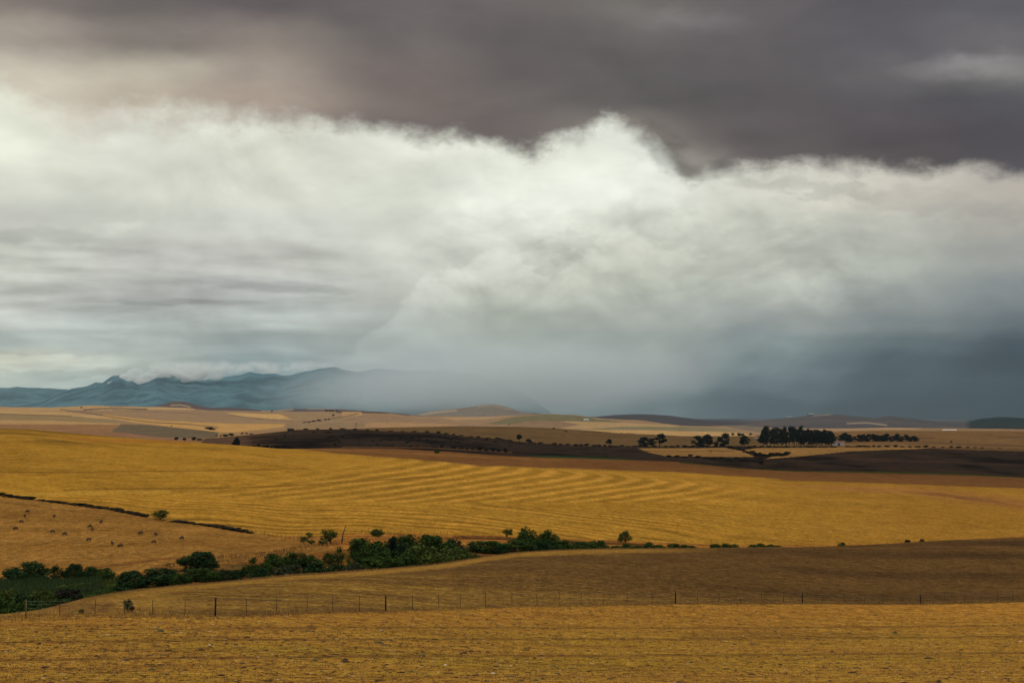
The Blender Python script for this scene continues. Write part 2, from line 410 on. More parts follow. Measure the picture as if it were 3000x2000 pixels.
# equal steps in view (1/d) for the long facets
DD = 1.0 / ((1 / Dk[k]) * (1 - fr)[:, None] + (1 / Dk[k + 1]) * fr[:, None])
UU = np.broadcast_to(uu, DD.shape)
ZZ, TT = height(UU.ravel(), DD.ravel())
cosc = np.ones_like(UU)
YYw = DD.ravel(); XXw = UU.ravel() * YYw
out = np.abs(UU.ravel()) > 0.4                    # beyond the frame the land is carried round at equal radius
rad = np.where(out, YYw * math.sqrt(1 + 0.16), 0)
th = np.arctan(UU.ravel())
XXw = np.where(out, rad * np.sin(th), XXw); YYw = np.where(out, rad * np.cos(th), YYw)
ZZ = ZZ + relief(XXw, YYw)
PXv, PYv = to_px(XXw, np.maximum(YYw, 1.0), ZZ)
TT = np.repeat(ts, NC)

# ---------------- field colours (crop, soil or scrub, with some light, cloud shadow and rain gloom painted in)
rn = np.random.default_rng(3)
def vnoise(x, y, sx, sy, seed):
    r = np.random.default_rng(seed); T = r.random((256, 256))
    a, b = x / sx, y / sy
    i, j = np.floor(a).astype(int), np.floor(b).astype(int)
    fa, fb = a - i, b - j
    fa = fa * fa * (3 - 2 * fa); fb = fb * fb * (3 - 2 * fb)
    i &= 255; j &= 255; i1 = (i + 1) & 255; j1 = (j + 1) & 255
    return (T[i, j] * (1 - fa) + T[i1, j] * fa) * (1 - fb) + (T[i, j1] * (1 - fa) + T[i1, j1] * fa) * fb
def fb(x, y, sx, sy, seed, o=4):
    s, w, a = 0, 0, 1.0
    for q in range(o):
        s = s + a * vnoise(x, y, sx / 2 ** q, sy / 2 ** q, seed + q); w += a; a *= 0.55
    return s / w
def inpoly(poly, x, y):
    c = np.zeros(x.shape, bool); n = len(poly)
    for q in range(n):
        x0, y0 = poly[q]; x1, y1 = poly[(q + 1) % n]
        if y0 == y1: continue
        c ^= ((y0 > y) != (y1 > y)) & (x < (x1 - x0) * (y - y0) / (y1 - y0) + x0)
    return c
COL = np.zeros((len(PXv), 3))
SCR = np.zeros(len(PXv))          # scrub (1) or crop (0)
PX_, PY_ = PXv, PYv
ex = (fb(XXw, YYw, 9, 22, 11) - .5)
exb = (fb(XXw, YYw, 160, 420, 12) - .5)
def setc(mask, c, a=1.0):
    a = (a if np.ndim(a) else np.full(len(COL), float(a))) * mask
    COL[:] = COL * (1 - a[:, None]) + np.array(c)[None, :] * a[:, None]
def tr(a, b): return (TT >= a) & (TT < b)
def band(curve, half, soft=1.0, lo=None, hi=None, jit=0.0):
    """weight of a line drawn along the land (photo columns, rows)"""
    xs, ys = zip(*curve)
    yc = np.interp(PX_, xs, ys) + jit * ex * 4
    w = np.clip(1.0 - (np.abs(PY_ - yc) - half) / soft, 0, 1)
    return w * (PX_ >= xs[0]) * (PX_ <= xs[-1])
def poly(pts, c, t0, t1, a=1.0, jit=2.0):
    setc(inpoly(pts, PX_ + ex * jit * 6 + exb * jit * 26, PY_ + ex * jit + exb * jit * 5) & tr(t0, t1), c, a)

straw = alb(176,130,54); tan = alb(150,106,52); brown = alb(104,74,44)
# 1-3 foreground stubble up to the fence
m = TT < 4
setc(m, alb(170,124,52))
ny = fb(XXw, YYw, 30, 7, 21)
setc(m, alb(156,124,44), np.clip((ny - .42) * 3.5, 0, 1) * .7 * np.clip((PY_ - 1830) / 60, 0, 1))
setc(m, alb(172,116,50), np.clip((PY_ - 1860) / -60, 0, 1) * .55)
for cv, hw, a in [([(-100,1848),(1000,1836),(1700,1838),(2100,1840),(2500,1836),(3100,1830)],1.6,.55),([(-100,1880),(900,1872),(2000,1871),(3100,1863)],2.2,.6),
               ([(-100,1936),(350,1928),(1000,1922),(2000,1918),(3100,1910)],2.6,.6),([(2000,1861),(2300,1858),(2700,1862)],7,.35),([(300,1900),(1000,1896),(1900,1890)],1.8,.25)]:
    setc(m, alb(92,62,36), band(cv, hw, 2.0, jit=.5) * a)
# 4 brown field beyond the fence
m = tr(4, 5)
setc(m, alb(98,72,42))
v = fb(XXw + YYw * .3, YYw - .12 * XXw, 26, 9, 31)
lef = np.clip((2300 - PX_) / 1400, 0.12, 1)
lowr = np.clip((PY_ - 1660) / 80, 0.15, 1)
setc(m, alb(164,126,56), np.clip((v - .5) * 4.5, 0, 1) * .65 * lef * lowr)
v2 = fb(XXw * .5 + YYw, YYw * .6 - XXw, 5, 16, 35)
setc(m, alb(150,116,54), np.clip((v2 - .54) * 5, 0, 1) * .5 * lef)
setc(m, alb(66,48,32), np.clip((fb(XXw, YYw, 60, 25, 36) - .45) * 3, 0, 1) * .8 * np.clip((PX_ - 1500) / 700, 0, 1))  # patchy cloud shadow over the right side, painted into the soil colour
setc(m, alb(172,128,56), band([(230,1772),(361,1746),(548,1720),(850,1691),(1000,1681),(1200,1666),(1319,1654),(1408,1637),(1531,1621),(1800,1611),(2100,1608)], 5, 6, jit=.6) * np.clip((2150 - PX_) / 500, 0, .55))
setc(m, alb(160,120,52), .7 * np.clip((560 - PX_ + ex * 60) / 100, 0, 1) * np.clip((PY_ - 1745 + ex * 20) / 14, 0, 1))
setc(m, alb(92,62,40), .8 * np.clip((350 - PX_ + ex * 40) / 40, 0, 1) * np.clip(1 - abs(PY_ - 1772 + ex * 10) / 22, 0, 1))
# 5-6 creek bed and bank
m = tr(5, 7)
setc(m, alb(128,88,42))
setc(m, alb(100,70,36), np.clip((fb(XXw, YYw, 6, 8, 41) - .45) * 4, 0, 1) * .6)
setc(m & tr(5, 6.9), alb(62,68,38), .85 * np.clip((760 - PX_ + ex * 60) / 60, 0, 1))
m2 = tr(6, 7.02)
setc(m2, alb(132,82,42), np.clip((fb(XXw, YYw, 4, 3, 42) - .4) * 4, 0, 1) * .8 * np.clip((PX_ - 420 + ex * 40) / 40, 0, 1) * np.clip((980 - PX_) / 60, 0, 1))
# 7 sheep pasture
m = tr(7, 8)
setc(m, alb(148,107,53))
setc(m, alb(134,94,44), np.clip((fb(XXw, YYw, 45, 18, 51) - .42) * 3.2, 0, 1) * .8)
setc(m, alb(166,118,56), np.clip((fb(XXw, YYw, 30, 12, 52) - .5) * 3.2, 0, 1) * .6)
setc(m, alb(112,76,38), band([(-100,1462),(0,1470),(100,1481),(200,1496),(360,1513),(520,1530)], .8, 1.4, jit=.3) * .6)
setc(m, alb(108,68,38), band([(265,1663),(380,1650),(470,1637),(560,1634)], 2.4, 2.0, jit=.6) * .7)
setc(m, alb(128,90,42), band([(0,1548),(120,1552),(300,1556),(480,1568)], 4, 7, jit=1.5) * .4)
# verge between creek and golden field
setc(m & (PX_ > 700) & (PY_ < np.interp(PX_, [700,740,960,1100], [1545,1560,1597,1700])), alb(150,104,48))
vg = m & (PX_ > 990)
setc(vg, alb(160,108,48))
setc(m, np.array(alb(124,76,42)), np.clip((PX_ - 700) / 80, 0, 1) * np.clip((fb(XXw, YYw, 7, 4, 53) - .46) * 4.5, 0, 1) * .75 * np.clip((1620 - PY_) / 20, 0, 1) * ((PY_ < np.interp(PX_, [700,960,1100], [1553,1594,1700]))))
# 8 golden field with its swaths
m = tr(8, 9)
setc(m, alb(172,126,46))
vv = fb(XXw, YYw, 60, 50, 61)
setc(m, alb(152,112,42), np.clip((vv - .45) * 4, 0, 1) * .7)
setc(m, alb(186,138,54), np.clip((fb(XXw, YYw, 90, 60, 62) - .52) * 4, 0, 1) * .6)
Xt = PX_.copy()
for _ in range(14):
    s = (Xt - 1180) / 1050
    Yt = 1343 + 90 * s
    dyy = PY_ - Yt
    Xn = PX_ + np.where(dyy > 0, 7.6 * (np.sqrt(dyy**2 + 13**2) - 13), 10.5 * (np.sqrt(dyy**2 + 7**2) - 7))
    Xt = 0.6 * Xt + 0.4 * np.clip(Xn, 200, 3400)
wob = (fb(XXw, YYw, 40, 40, 63) - .5)
ph = Xt / 80.0 + wob * 0.5
st = 0.5 + 0.5 * np.sin(ph * 2 * np.pi)
yb = np.interp(PX_, [0,700,1100,2100,2400,3000], [1440,1462,1474,1474,1486,1520])
wtop = np.clip((yb - PY_) / 6, 0, 1) * np.clip((Xt - 1050) / 250, 0, 1) * np.clip((2500 - Xt) / 450, 0, 1) * np.clip((2350 - PX_) / 350, 0, 1)
wtop = wtop * (0.45 + 0.55 * np.clip((PX_ - 500) / 700, 0, 1))
setc(m, alb(216,160,70), np.clip(st * 1.4 - .5, 0, 1) * wtop * .58)
setc(m, alb(132,96,36), np.clip((1 - st) * 1.5 - .6, 0, 1) * wtop * .44)
dist_ = YYw + XXw * 0.06
st2 = 0.5 + 0.5 * np.sin((dist_ / 13.5 + wob * 2.6 + PX_ * .00025 * np.clip(PX_ - 600, 0, 9999) / 600) * 2 * np.pi)
wbot = np.clip((PY_ - yb) / 8, 0, 1) * np.clip((2700 - PX_) / 700, .15, 1) * np.clip((fb(XXw, YYw, 90, 16, 66) - .36) * 4, 0, 1)
setc(m, alb(112,80,34), np.clip((1 - st2) * 2 - 1.0, 0, 1) * wbot * .65 * (0.35 + 1.1 * fb(XXw, YYw, 70, 10, 64)))
setc(m, alb(206,150,62), np.clip(st2 * 1.6 - .8, 0, 1) * wbot * .5)
st3 = 0.5 + 0.5 * np.sin((YYw / 46 + wob * 2.5 + XXw / 170) * 2 * np.pi)
setc(m, alb(138,104,38), np.clip((1 - st3) * 1.6 - .7, 0, 1) * .3 * np.clip((1350 - PX_) / 600, 0, 1) * np.clip((yb - PY_) / 10, 0, 1))
setc(m, alb(120,84,34), band([(-50,1382),(200,1383),(600,1378),(900,1372)], .9, 1.5, jit=.8) * .6)
setc(m, alb(120,84,34), band([(185,1436),(250,1433),(400,1431),(700,1428),(850,1422),(1000,1411),(1150,1404),(1300,1392)], 1.1, 1.6, jit=.6) * .65)
setc(m, alb(194,150,62), band([(60,1448),(170,1446),(300,1443),(500,1440)], 3, 4, jit=1) * .5)
setc(m, alb(112,84,36), np.clip((fb(XXw, YYw, 60, 60, 65) - .45) * 4, 0, 1) * np.clip((1306 - PY_ + PX_ * .03) / 14, 0, 1) * .85 * (PX_ < 700))
setc(m & (PX_ < 980), alb(160,98,44), band([(180,1278),(300,1290),(450,1292),(560,1296)], 2.5, 3, jit=1) * .5)
# duller right-hand part of the golden field
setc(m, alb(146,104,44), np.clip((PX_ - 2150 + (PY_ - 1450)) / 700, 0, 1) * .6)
setc(m, alb(158,106,60), np.clip(1 - abs(PY_ + ex * 6 - np.interp(PX_, [2200,2700,3000], [1418,1440,1478])) / np.interp(PX_, [2200,2600,3000], [4,16,26]), 0, 1) * np.clip((PX_ - 2150) / 300, 0, 1) * .8)
setc(m, alb(106,72,46), band([(2640,1439),(2760,1449),(2900,1467),(2990,1482),(3100,1500)], 2.5, 4, jit=1.6) * np.clip((3020 - PX_) / 200, 0, 1) * np.clip((PX_ - 2650) / 80, 0, 1) * .55)
setc(m, alb(106,72,46), band([(2240,1404),(2300,1405),(2400,1410)], 1.2, 2, jit=.8) * .7 * np.clip((PX_ - 2240) / 60, 0, 1) * np.clip((2400 - PX_) / 40, 0, 1))
# dark brown headland between the golden field and the creek line behind
up_ = np.interp(PX_, [820,1000,1221,1408,1600,2000,2380,2600,3000], [1312,1331,1348,1366,1372,1386,1411,1418,1432])
hd = m & (PX_ > 790)
kk = np.clip((up_ - PY_ + ex * 5) / 4, 0, 1)
setc(hd, alb(118,80,46), kk)
setc(hd, alb(150,106,56), kk * np.clip((1 - abs(PY_ - (up_ * .35 + .65 * np.interp(PX_, [800,1319,2000,3000],[1308,1320,1350,1396]))) / 4), 0, 1) * .6 * (PX_ < 1650))
setc(hd, alb(104,70,40), kk * .6 * np.clip((PX_ - 1400) / 400, 0, 1) * np.clip((up_ - PY_) / 30, 0, 1))
setc(hd, alb(44,56,28), band([(1990,1352),(2170,1369),(2340,1378),(2600,1383),(2808,1388),(3100,1400)], 2.0, 2.5) * .9)
# 9-10 valley and dark scrub ridge
m = tr(9, 11)
setc(m, alb(132,96,60))
setc(m & (PX_ < 620) , alb(140,102,66))
mk = m & (PX_ > 585 + (1300 - PY_) * 1.0)
setc(mk, alb(50,39,32)); SCR[mk] = 1
setc(mk, alb(66,52,38), np.clip((fb(XXw, YYw, 60, 90, 71) - .45) * 4, 0, 1) * .8 * np.clip((1150 - PX_) / 350, .25, 1))
setc(mk, alb(88,64,46), .8 * np.clip((830 - PX_ + ex * 90) / 130, 0, 1))
setc(mk, alb(20,16,17), np.clip((fb(XXw, YYw, 40, 50, 72) - .5) * 5, 0, 1) * .8)
setc(mk, alb(98,68,44), band([(1000,1309),(1250,1311),(1420,1319),(1500,1325)], 1.2, 1.5) * .7)
setc(mk, alb(34,60,34), band([(1540,1337),(1620,1338),(1750,1342),(1870,1346)], 2.6, 2.5) * .9 * np.clip((PX_ - 1540) / 40, 0, 1) * np.clip((1870 - PX_) / 80, 0, 1))
poly([(1868,1312),(2128,1311),(2180,1322),(2210,1338),(2060,1337),(1950,1335),(1900,1325)], alb(142,106,62), 9, 11.2, jit=.5)
setc(m, alb(88,64,42), band([(1880,1321),(2000,1322),(2150,1320)], .6, 1) * .7)
poly([(2180,1318),(2215,1312),(2700,1309),(2720,1313),(2500,1321),(2330,1338),(2240,1344),(2262,1336),(2290,1332),(2220,1330)], alb(142,106,60), 9, 11.2, jit=.5)
poly([(2700,1309),(3100,1309),(3100,1326),(3000,1321),(2860,1318),(2720,1313)], alb(100,74,48), 9, 11.2, jit=.5)
setc(m & (PX_ > 2200), alb(72,52,42), np.clip((fb(XXw, YYw, 70, 30, 73) - .55) * 5, 0, 1) * .6 * (COL[:, 0] < alb(80,60,50)[0]))
# 12-13 olive-brown field behind the ridge
m = tr(11, 13)
setc(m, alb(108,82,56))
setc(m, alb(92,70,48), np.clip((fb(XXw, YYw, 200, 60, 81) - .45) * 3, 0, 1) * .6)
setc(m & (PX_ > 2380), alb(122,90,62), np.clip((PX_ - 2380) / 80, 0, 1))
setc(m & (PX_ > 2380), alb(98,72,52), band([(2650,1301),(2750,1299),(2800,1302),(3100,1310)], 1.0, 1.2) * .8)
setc(m & (PX_ > 2380), alb(96,70,52), band([(2460,1296),(2600,1288),(2700,1284),(2740,1283)], 1.5, 1.4) * .7)
setc(m & (PX_ > 2380), alb(88,68,54), band([(2700,1292),(2790,1299),(2900,1303),(3100,1309)], .8, 1.0) * .7)
setc(m & (PX_ > 2380), alb(92,70,54), band([(2920,1281),(3100,1280)], 1.4, 1.2) * .7)
lf = tr(11, 15.0) & (PX_ < 862)
setc(lf, alb(160,124,92))
poly([(322,1264),(353,1242),(440,1244),(505,1249),(612,1260),(640,1268),(628,1281),(560,1284),(450,1278),(380,1269)], alb(112,96,82), 10.4, 15, jit=.4)
poly([(-400,1238),(352,1241),(322,1263),(200,1266),(-400,1266)], alb(152,112,84), 9.5, 15, jit=.4)
poly([(322,1263),(380,1270),(450,1279),(560,1285),(560,1297),(200,1285),(-400,1275),(-400,1262)], alb(146,108,82), 9.5, 15, jit=.3)
setc(mk & (TT > 10.2), alb(98,74,58), .7 * np.clip((740 - PX_ + ex * 60) / 60, 0, 1))
# far fields; part of their lit brightness is put into the colours
m = tr(13, 16)
setc(m, alb(160,128,106))
fz = m
setc(m, alb(146,116,96), np.clip((fb(XXw, YYw, 500, 260, 91) - .45) * 3, 0, 1) * .6)
def fp(pts, c, jit=.35, t0=11.0, t1=16.2): poly(pts, alb(*c), t0, t1, jit=jit)
fp([(-400,1180),(320,1180),(320,1199),(200,1203),(0,1205),(-400,1206)], (186,148,112))
fp([(-400,1204),(0,1204),(180,1205),(330,1222),(330,1228),(150,1217),(0,1212),(-400,1212)], (192,152,112))
fp([(-400,1212),(60,1213),(230,1220),(330,1232),(350,1240),(0,1230),(-400,1226)], (152,126,96))
fp([(-400,1228),(100,1230),(350,1240),(350,1243),(-400,1241)], (186,146,104))
fp([(240,1199),(640,1219),(850,1238),(855,1243),(600,1238),(430,1228),(330,1216),(250,1204)], (160,128,104))
fp([(300,1212),(350,1219),(430,1228),(600,1238),(850,1242),(862,1248),(690,1265),(648,1266),(500,1250),(400,1238),(300,1222)], (196,150,98))
fp([(240,1196),(340,1192),(480,1193),(575,1195),(570,1200),(420,1199),(300,1202)], (196,158,118))
fp([(655,1207),(740,1211),(818,1213),(858,1228),(800,1227),(700,1217)], (206,162,112))
fp([(640,1206),(818,1209),(1010,1202),(1010,1236),(862,1240),(858,1228),(818,1213),(740,1210)], (158,128,104))
fp([(840,1238),(1100,1242),(1100,1250),(830,1254)], (150,122,98))
fp([(985,1200),(1060,1203),(1140,1208),(1140,1211),(1040,1209),(985,1208)], (92,74,66))
fp([(1000,1206),(1060,1206),(1060,1216),(1000,1222)], (186,144,108))
fp([(1070,1240),(1120,1236),(1340,1243),(1340,1247),(1070,1252)], (176,136,106))
fp([(1290,1222),(1400,1219),(1500,1217),(1420,1228),(1330,1231)], (182,146,116))
fp([(1430,1240),(1470,1229),(1520,1220),(1600,1213),(1690,1216),(1760,1227),(1830,1236),(1720,1237),(1640,1234),(1560,1232),(1500,1242),(1450,1243)], (122,110,90))
fp([(1480,1244),(1560,1233),(1640,1235),(1700,1243),(1640,1254),(1560,1252)], (146,116,98))
fp([(1640,1233),(1830,1237),(1990,1246),(1990,1250),(1830,1249),(1720,1256),(1640,1255),(1700,1244)], (180,146,112))
fp([(1720,1258),(1830,1249),(2000,1250),(2120,1255),(2170,1263),(2000,1262),(1900,1259)], (134,122,100))
fp([(1700,1258),(1900,1259),(2000,1263),(2160,1266),(2220,1277),(2000,1277),(1800,1267)], (190,150,108))
fp([(1730,1222),(1800,1218),(1810,1224),(1750,1228)], (186,150,118))
fp([(2120,1247),(2190,1243),(2235,1255),(2230,1266),(2160,1256)], (128,112,104))
fp([(2230,1248),(3200,1248),(3200,1262),(2400,1262),(2230,1262)], (150,118,94))
fp([(2330,1254),(2480,1256),(2580,1252),(2700,1253),(2700,1257),(2450,1260),(2330,1258)], (176,140,114))
for cv, c, a, hw in [([(175,1199),(240,1206),(300,1216),(360,1226),(440,1236),(560,1243),(640,1252)], (112,92,82), .8, 1.0), ([(245,1200),(290,1197),(340,1196),(430,1198)], (84,70,70), .9, 1.2),
                 ([(-50,1211),(0,1212),(100,1215),(210,1218)], (110,92,78), .8, .8), ([(325,1201),(500,1207),(700,1221),(860,1236)], (130,106,92), .6, .6),
                 ([(885,1238),(940,1230),(1000,1221),(1050,1212)], (84,74,70), .8, .8), ([(1560,1233),(1640,1236),(1700,1244)], (120,98,86), .5, .6)]:
    setc(tr(11, 16), alb(*c), band(cv, hw, .9) * a)
# distant scrub hills
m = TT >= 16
setc(m, alb(96,84,92))
setc(m & (PX_ < 620), alb(102,82,86))
setc(m, alb(132,112,108), np.clip((fb(XXw, YYw, 900, 500, 95) - .5) * 4, 0, 1) * .6)
setc(m & (PX_ > 1200) & (PX_ < 1560), alb(146,134,128), .6)
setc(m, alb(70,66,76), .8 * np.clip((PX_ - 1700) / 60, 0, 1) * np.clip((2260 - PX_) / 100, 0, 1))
setc(m, alb(24,40,46), .9 * np.clip((PX_ - 2815) / 30, 0, 1))  # dark blue gloom under the rain, put into the far-right hill colour
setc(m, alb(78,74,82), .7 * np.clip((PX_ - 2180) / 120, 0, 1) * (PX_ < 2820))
for cv, hw in [([(500,1187),(530,1186),(560,1192)], 1.6), ([(765,1203),(830,1201),(860,1199)], 1.8),([(900,1197),(1000,1196),(1160,1191)], 1.6),([(1230,1214),(1300,1205),(1340,1201)], 2.5),([(1400,1192),(1440,1187),(1500,1200)], .8),([(2380,1217),(2440,1213)], .6),([(2480,1240),(2540,1238),(2600,1245)], 1.4)]:
    setc(m, alb(176,152,134), band(cv, hw, 1.4) * .65)
COL[:, 2] *= np.where(TT > 11, 0.86, 1.0)
COL[:, 0] *= np.where(TT > 11, 0.97, 1.0)
COL[:] = np.clip(COL, 0.004, 0.85)

def grid_mesh(name, P, nr, nc):
    me = bpy.data.meshes.new(name)
    me.vertices.add(nr * nc); me.vertices.foreach_set('co', P.astype(np.float32).ravel())
    a = (np.arange(nr - 1)[:, None] * nc + np.arange(nc - 1)[None, :]).ravel()
    q = np.stack([a, a + 1, a + nc + 1, a + nc], 1).astype(np.int32)
    me.loops.add(q.size); me.loops.foreach_set('vertex_index', q.ravel())
    me.polygons.add(len(q)); me.polygons.foreach_set('loop_start', (np.arange(len(q)) * 4).astype(np.int32))
    me.update(calc_edges=True)
    me.polygons.foreach_set('use_smooth', np.ones(len(q), bool))
    return me
def poly_mesh(name, V, Fc, n=4, smooth_=False):
    V = np.asarray(V, np.float32); Fc = np.asarray(Fc, np.int32)
    me = bpy.data.meshes.new(name)
    me.vertices.add(len(V)); me.vertices.foreach_set('co', V.ravel())
    me.loops.add(Fc.size); me.loops.foreach_set('vertex_index', Fc.ravel())
    me.polygons.add(len(Fc)); me.polygons.foreach_set('loop_start', (np.arange(len(Fc)) * n).astype(np.int32))
    me.update(calc_edges=True)
    if smooth_: me.polygons.foreach_set('use_smooth', np.ones(len(Fc), bool))
    return me
def link(name, me, mat=None, parent=None, **props):
    o = bpy.data.objects.new(name, me); col.objects.link(o)
    if mat: me.materials.append(mat)
    if parent: o.parent = parent
    for kx, vx in props.items(): o[kx] = vx
    return o
def material(name):
    m = bpy.data.materials.new(name); m.use_nodes = True; nt = m.node_tree
    b = nt.nodes.get('Principled BSDF'); b.inputs['Roughness'].default_value = 0.95
    b.inputs['Specular IOR Level'].default_value = 0.0
    return m, G(nt), b

mt, q, bs = material("farmland")
att = q.new('ShaderNodeAttribute'); att.attribute_name = 'crop'
geo = q.new('ShaderNodeNewGeometry').outputs['Position']
px, py, pz = q.sep(geo)
flat = q.xyz(px, py, 0.0)
distn = q.m('LENGTH', 0, 0) if False else q.m('SQRT', q.add(q.mul(px, px), q.mul(py, py)))
base = att.outputs['Color']
# tufts and bare patches of the near stubble
nearm = q.step(distn, 210, 120)
c1 = q.noise(q.vmul(flat, (0.8, 0.5, 1.0)), 3.4, 3.0, 0.7)
c2 = q.noise(q.vmul(flat, (0.32, 0.8, 1.0)), 3.4, 3.0, 0.65)
c3 = q.noise(q.vmul(flat, (0.10, 0.7, 1.0)), 0.8, 4.0, 0.65)
c4 = q.noise(q.vmul(flat, (0.6, 1.0, 1.0)), 0.9, 2.0, 0.6)
base = q.mix(q.mul(q.mul(q.step(c3, 0.48, 0.62), nearm), 0.5), base, alb(126,88,42))
base = q.mix(q.mul(q.mul(q.step(c3, 0.5, 0.36), nearm), 0.4), base, alb(184,148,56))
base = q.mix(q.mul(q.mul(q.step(c2, 0.50, 0.62), nearm), 0.70), base, alb(96,64,36))
base = q.mix(q.mul(q.mul(q.step(c2, 0.46, 0.34), nearm), 0.55), base, alb(206,162,74))
spot = q.step(q.add(c1, q.mul(q.sub(c4, 0.5), 0.5)), 0.57, 0.65)
base = q.mix(q.mul(q.mul(spot, nearm), 0.85), base, alb(58,38,28))
stone = q.mul(q.step(q.noise(q.vmul(flat, (0.6, 1, 1)), 3.1, 0.0, 0.5), 0.80, 0.84), q.mul(nearm, 0.9))
base = q.mix(stone, base, alb(226,200,160))
# middle distance: fine grain of straw and clods
m1 = q.noise(q.vmul(flat, (0.6, 0.35, 1.0)), 1.1, 3.0, 0.7)
m2_ = q.noise(q.vmul(flat, (0.5, 0.22, 1.0)), 0.28, 4.0, 0.7)
m3 = q.noise(q.vmul(flat, (0.5, 0.16, 1.0)), 0.05, 4.0, 0.65)
m0 = q.noise(q.vmul(flat, (1.0, 0.3, 1.0)), 2.6, 2.0, 0.7)
base = q.scale(base, q.m('MULTIPLY_ADD', q.mul(q.sub(m0, 0.5), q.mul(q.step(distn, 90, 150), q.step(distn, 900, 450))), 1.8, 1.0))
midm = q.mul(q.step(distn, 90, 160), q.step(distn, 1500, 600))
base = q.scale(base, q.m('MULTIPLY_ADD', q.mul(q.sub(m1, 0.5), midm), 2.2, 1.0))
base = q.scale(base, q.m('MULTIPLY_ADD', q.mul(q.sub(m2_, 0.5), q.step(distn, 100, 300)), 1.2, 1.0))
base = q.scale(base, q.m('MULTIPLY_ADD', q.mul(q.sub(m3, 0.5), q.step(distn, 300, 1200)), 0.8, 1.0))
q.put(bs.inputs['Base Color'], base)
bump = q.new('ShaderNodeBump'); bump.inputs['Strength'].default_value = 0.7; bump.inputs['Distance'].default_value = 0.12
hgt = q.add(q.mul(q.sub(c1, 0.5), -1.2), q.mul(c2, 0.5))
q.put(bump.inputs['Height'], hgt); q.nt.links.new(bump.outputs[0], bs.inputs['Normal'])
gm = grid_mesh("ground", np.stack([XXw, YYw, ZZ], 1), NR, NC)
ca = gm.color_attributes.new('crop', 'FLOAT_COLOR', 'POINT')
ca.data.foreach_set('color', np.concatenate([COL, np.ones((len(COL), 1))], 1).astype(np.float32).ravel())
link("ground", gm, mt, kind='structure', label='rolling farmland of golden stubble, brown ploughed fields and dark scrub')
# land behind the viewer
bk_a = np.linspace(1.4, 2 * math.pi - 1.4, 40); bk_r = np.array([2.0, 12, 35, 70, 150, 400, 1200, 4000, 12000, 29000])
zb = np.interp(bk_r, [2, 12, 35, 70, 150, 400, 1200, 29000], [-2.1, -3.0, -4, -5, -8, -14, -20, -30])
B = np.array([(r * math.sin(a), r * math.cos(a), z) for r, z in zip(bk_r, zb) for a in bk_a])
bm_ = grid_mesh("ground", B[:, :], len(bk_r), len(bk_a))
mb, qb, bb = material("rear stubble"); bb.inputs['Base Color'].default_value = (*straw, 1)
link("land_behind", bm_, mb, kind='structure', label='stubble land behind the viewer')

# ------------------------------------------------------------------ mountains
def mountain(name, crest, dist, depth, seed, colr, rough, ybase=1215, label=''):
    xs, ys = zip(*crest)
    X = np.arange(xs[0], xs[-1] + 1, 3.0)
    Yc = np.interp(X, xs, ys)
    n = 60
    V = []
    sgrid = np.concatenate([np.linspace(0, 1, n), [1.15, 1.5]])
    r = np.random.default_rng(seed)
    hc = (HY - Yc) / F * dist
    for s in sgrid:
        d = dist - depth * (1 - min(s, 1)) + (depth * (s - 1) if s > 1 else 0)
        prof = s ** 1.15 if s <= 1 else max(0, 1 - (s - 1) * 2)
        x = (X - 1500) / F * d
        xw = (X - 1500) / F * dist
        # spurs and gullies running down from the crest
        rid = 1 - np.abs(fb(xw + 300 * np.sin(s * 4), np.full_like(xw, s * 2200), 1500, 1500, seed) * 2 - 1) * 1.6
        rid2 = fb(xw, np.full_like(xw, s * 2600), 420, 700, seed + 9) - .5
        z = hc * prof + rough * hc * (rid * .5 + rid2 * .7) * math.sin(math.pi * min(s, 1)) ** .8 * .9
        crag = (fb(xw, np.full_like(xw, s * 300), 210, 140, seed + 20, 5) - .5) * hc * .09 * min(s, 1) ** 2
        V.append(np.stack([x, np.full_like(x, d), np.maximum(z + crag, -20) + (ybase - 1215) * -1], 1))
    V = np.concatenate(V)
    me = grid_mesh(name, V, len(sgrid), len(X))
    mm, qq, b_ = material(name)
    gp = qq.new('ShaderNodeNewGeometry').outputs['Position']
    nz = qq.noise(qq.vmul(gp, (1, 1, 1.5)), 0.0022, 6.0, 0.65)
    base = qq.mix(qq.step(nz, 0.35, 0.65), tuple(c * .65 for c in colr), tuple(c * 1.35 for c in colr))  # colr carries part of the distant air's blue besides the slope's own tone
    qq.put(b_.inputs['Base Color'], base)
    return link(name, me, mm, kind='structure', label=label)
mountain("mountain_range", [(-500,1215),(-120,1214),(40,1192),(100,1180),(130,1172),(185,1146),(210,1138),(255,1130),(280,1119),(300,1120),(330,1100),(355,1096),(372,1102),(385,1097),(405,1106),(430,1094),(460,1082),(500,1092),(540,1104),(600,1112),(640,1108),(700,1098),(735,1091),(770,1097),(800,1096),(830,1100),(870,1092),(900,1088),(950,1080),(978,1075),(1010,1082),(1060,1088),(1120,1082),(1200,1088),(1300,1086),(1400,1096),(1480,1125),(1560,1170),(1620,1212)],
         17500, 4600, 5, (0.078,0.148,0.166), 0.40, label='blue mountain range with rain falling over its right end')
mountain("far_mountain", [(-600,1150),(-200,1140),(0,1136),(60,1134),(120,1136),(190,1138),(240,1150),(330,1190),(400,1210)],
         23500, 3500, 12, (0.08,0.15,0.16), 0.3, label='pale distant mountain at the left edge of the view')
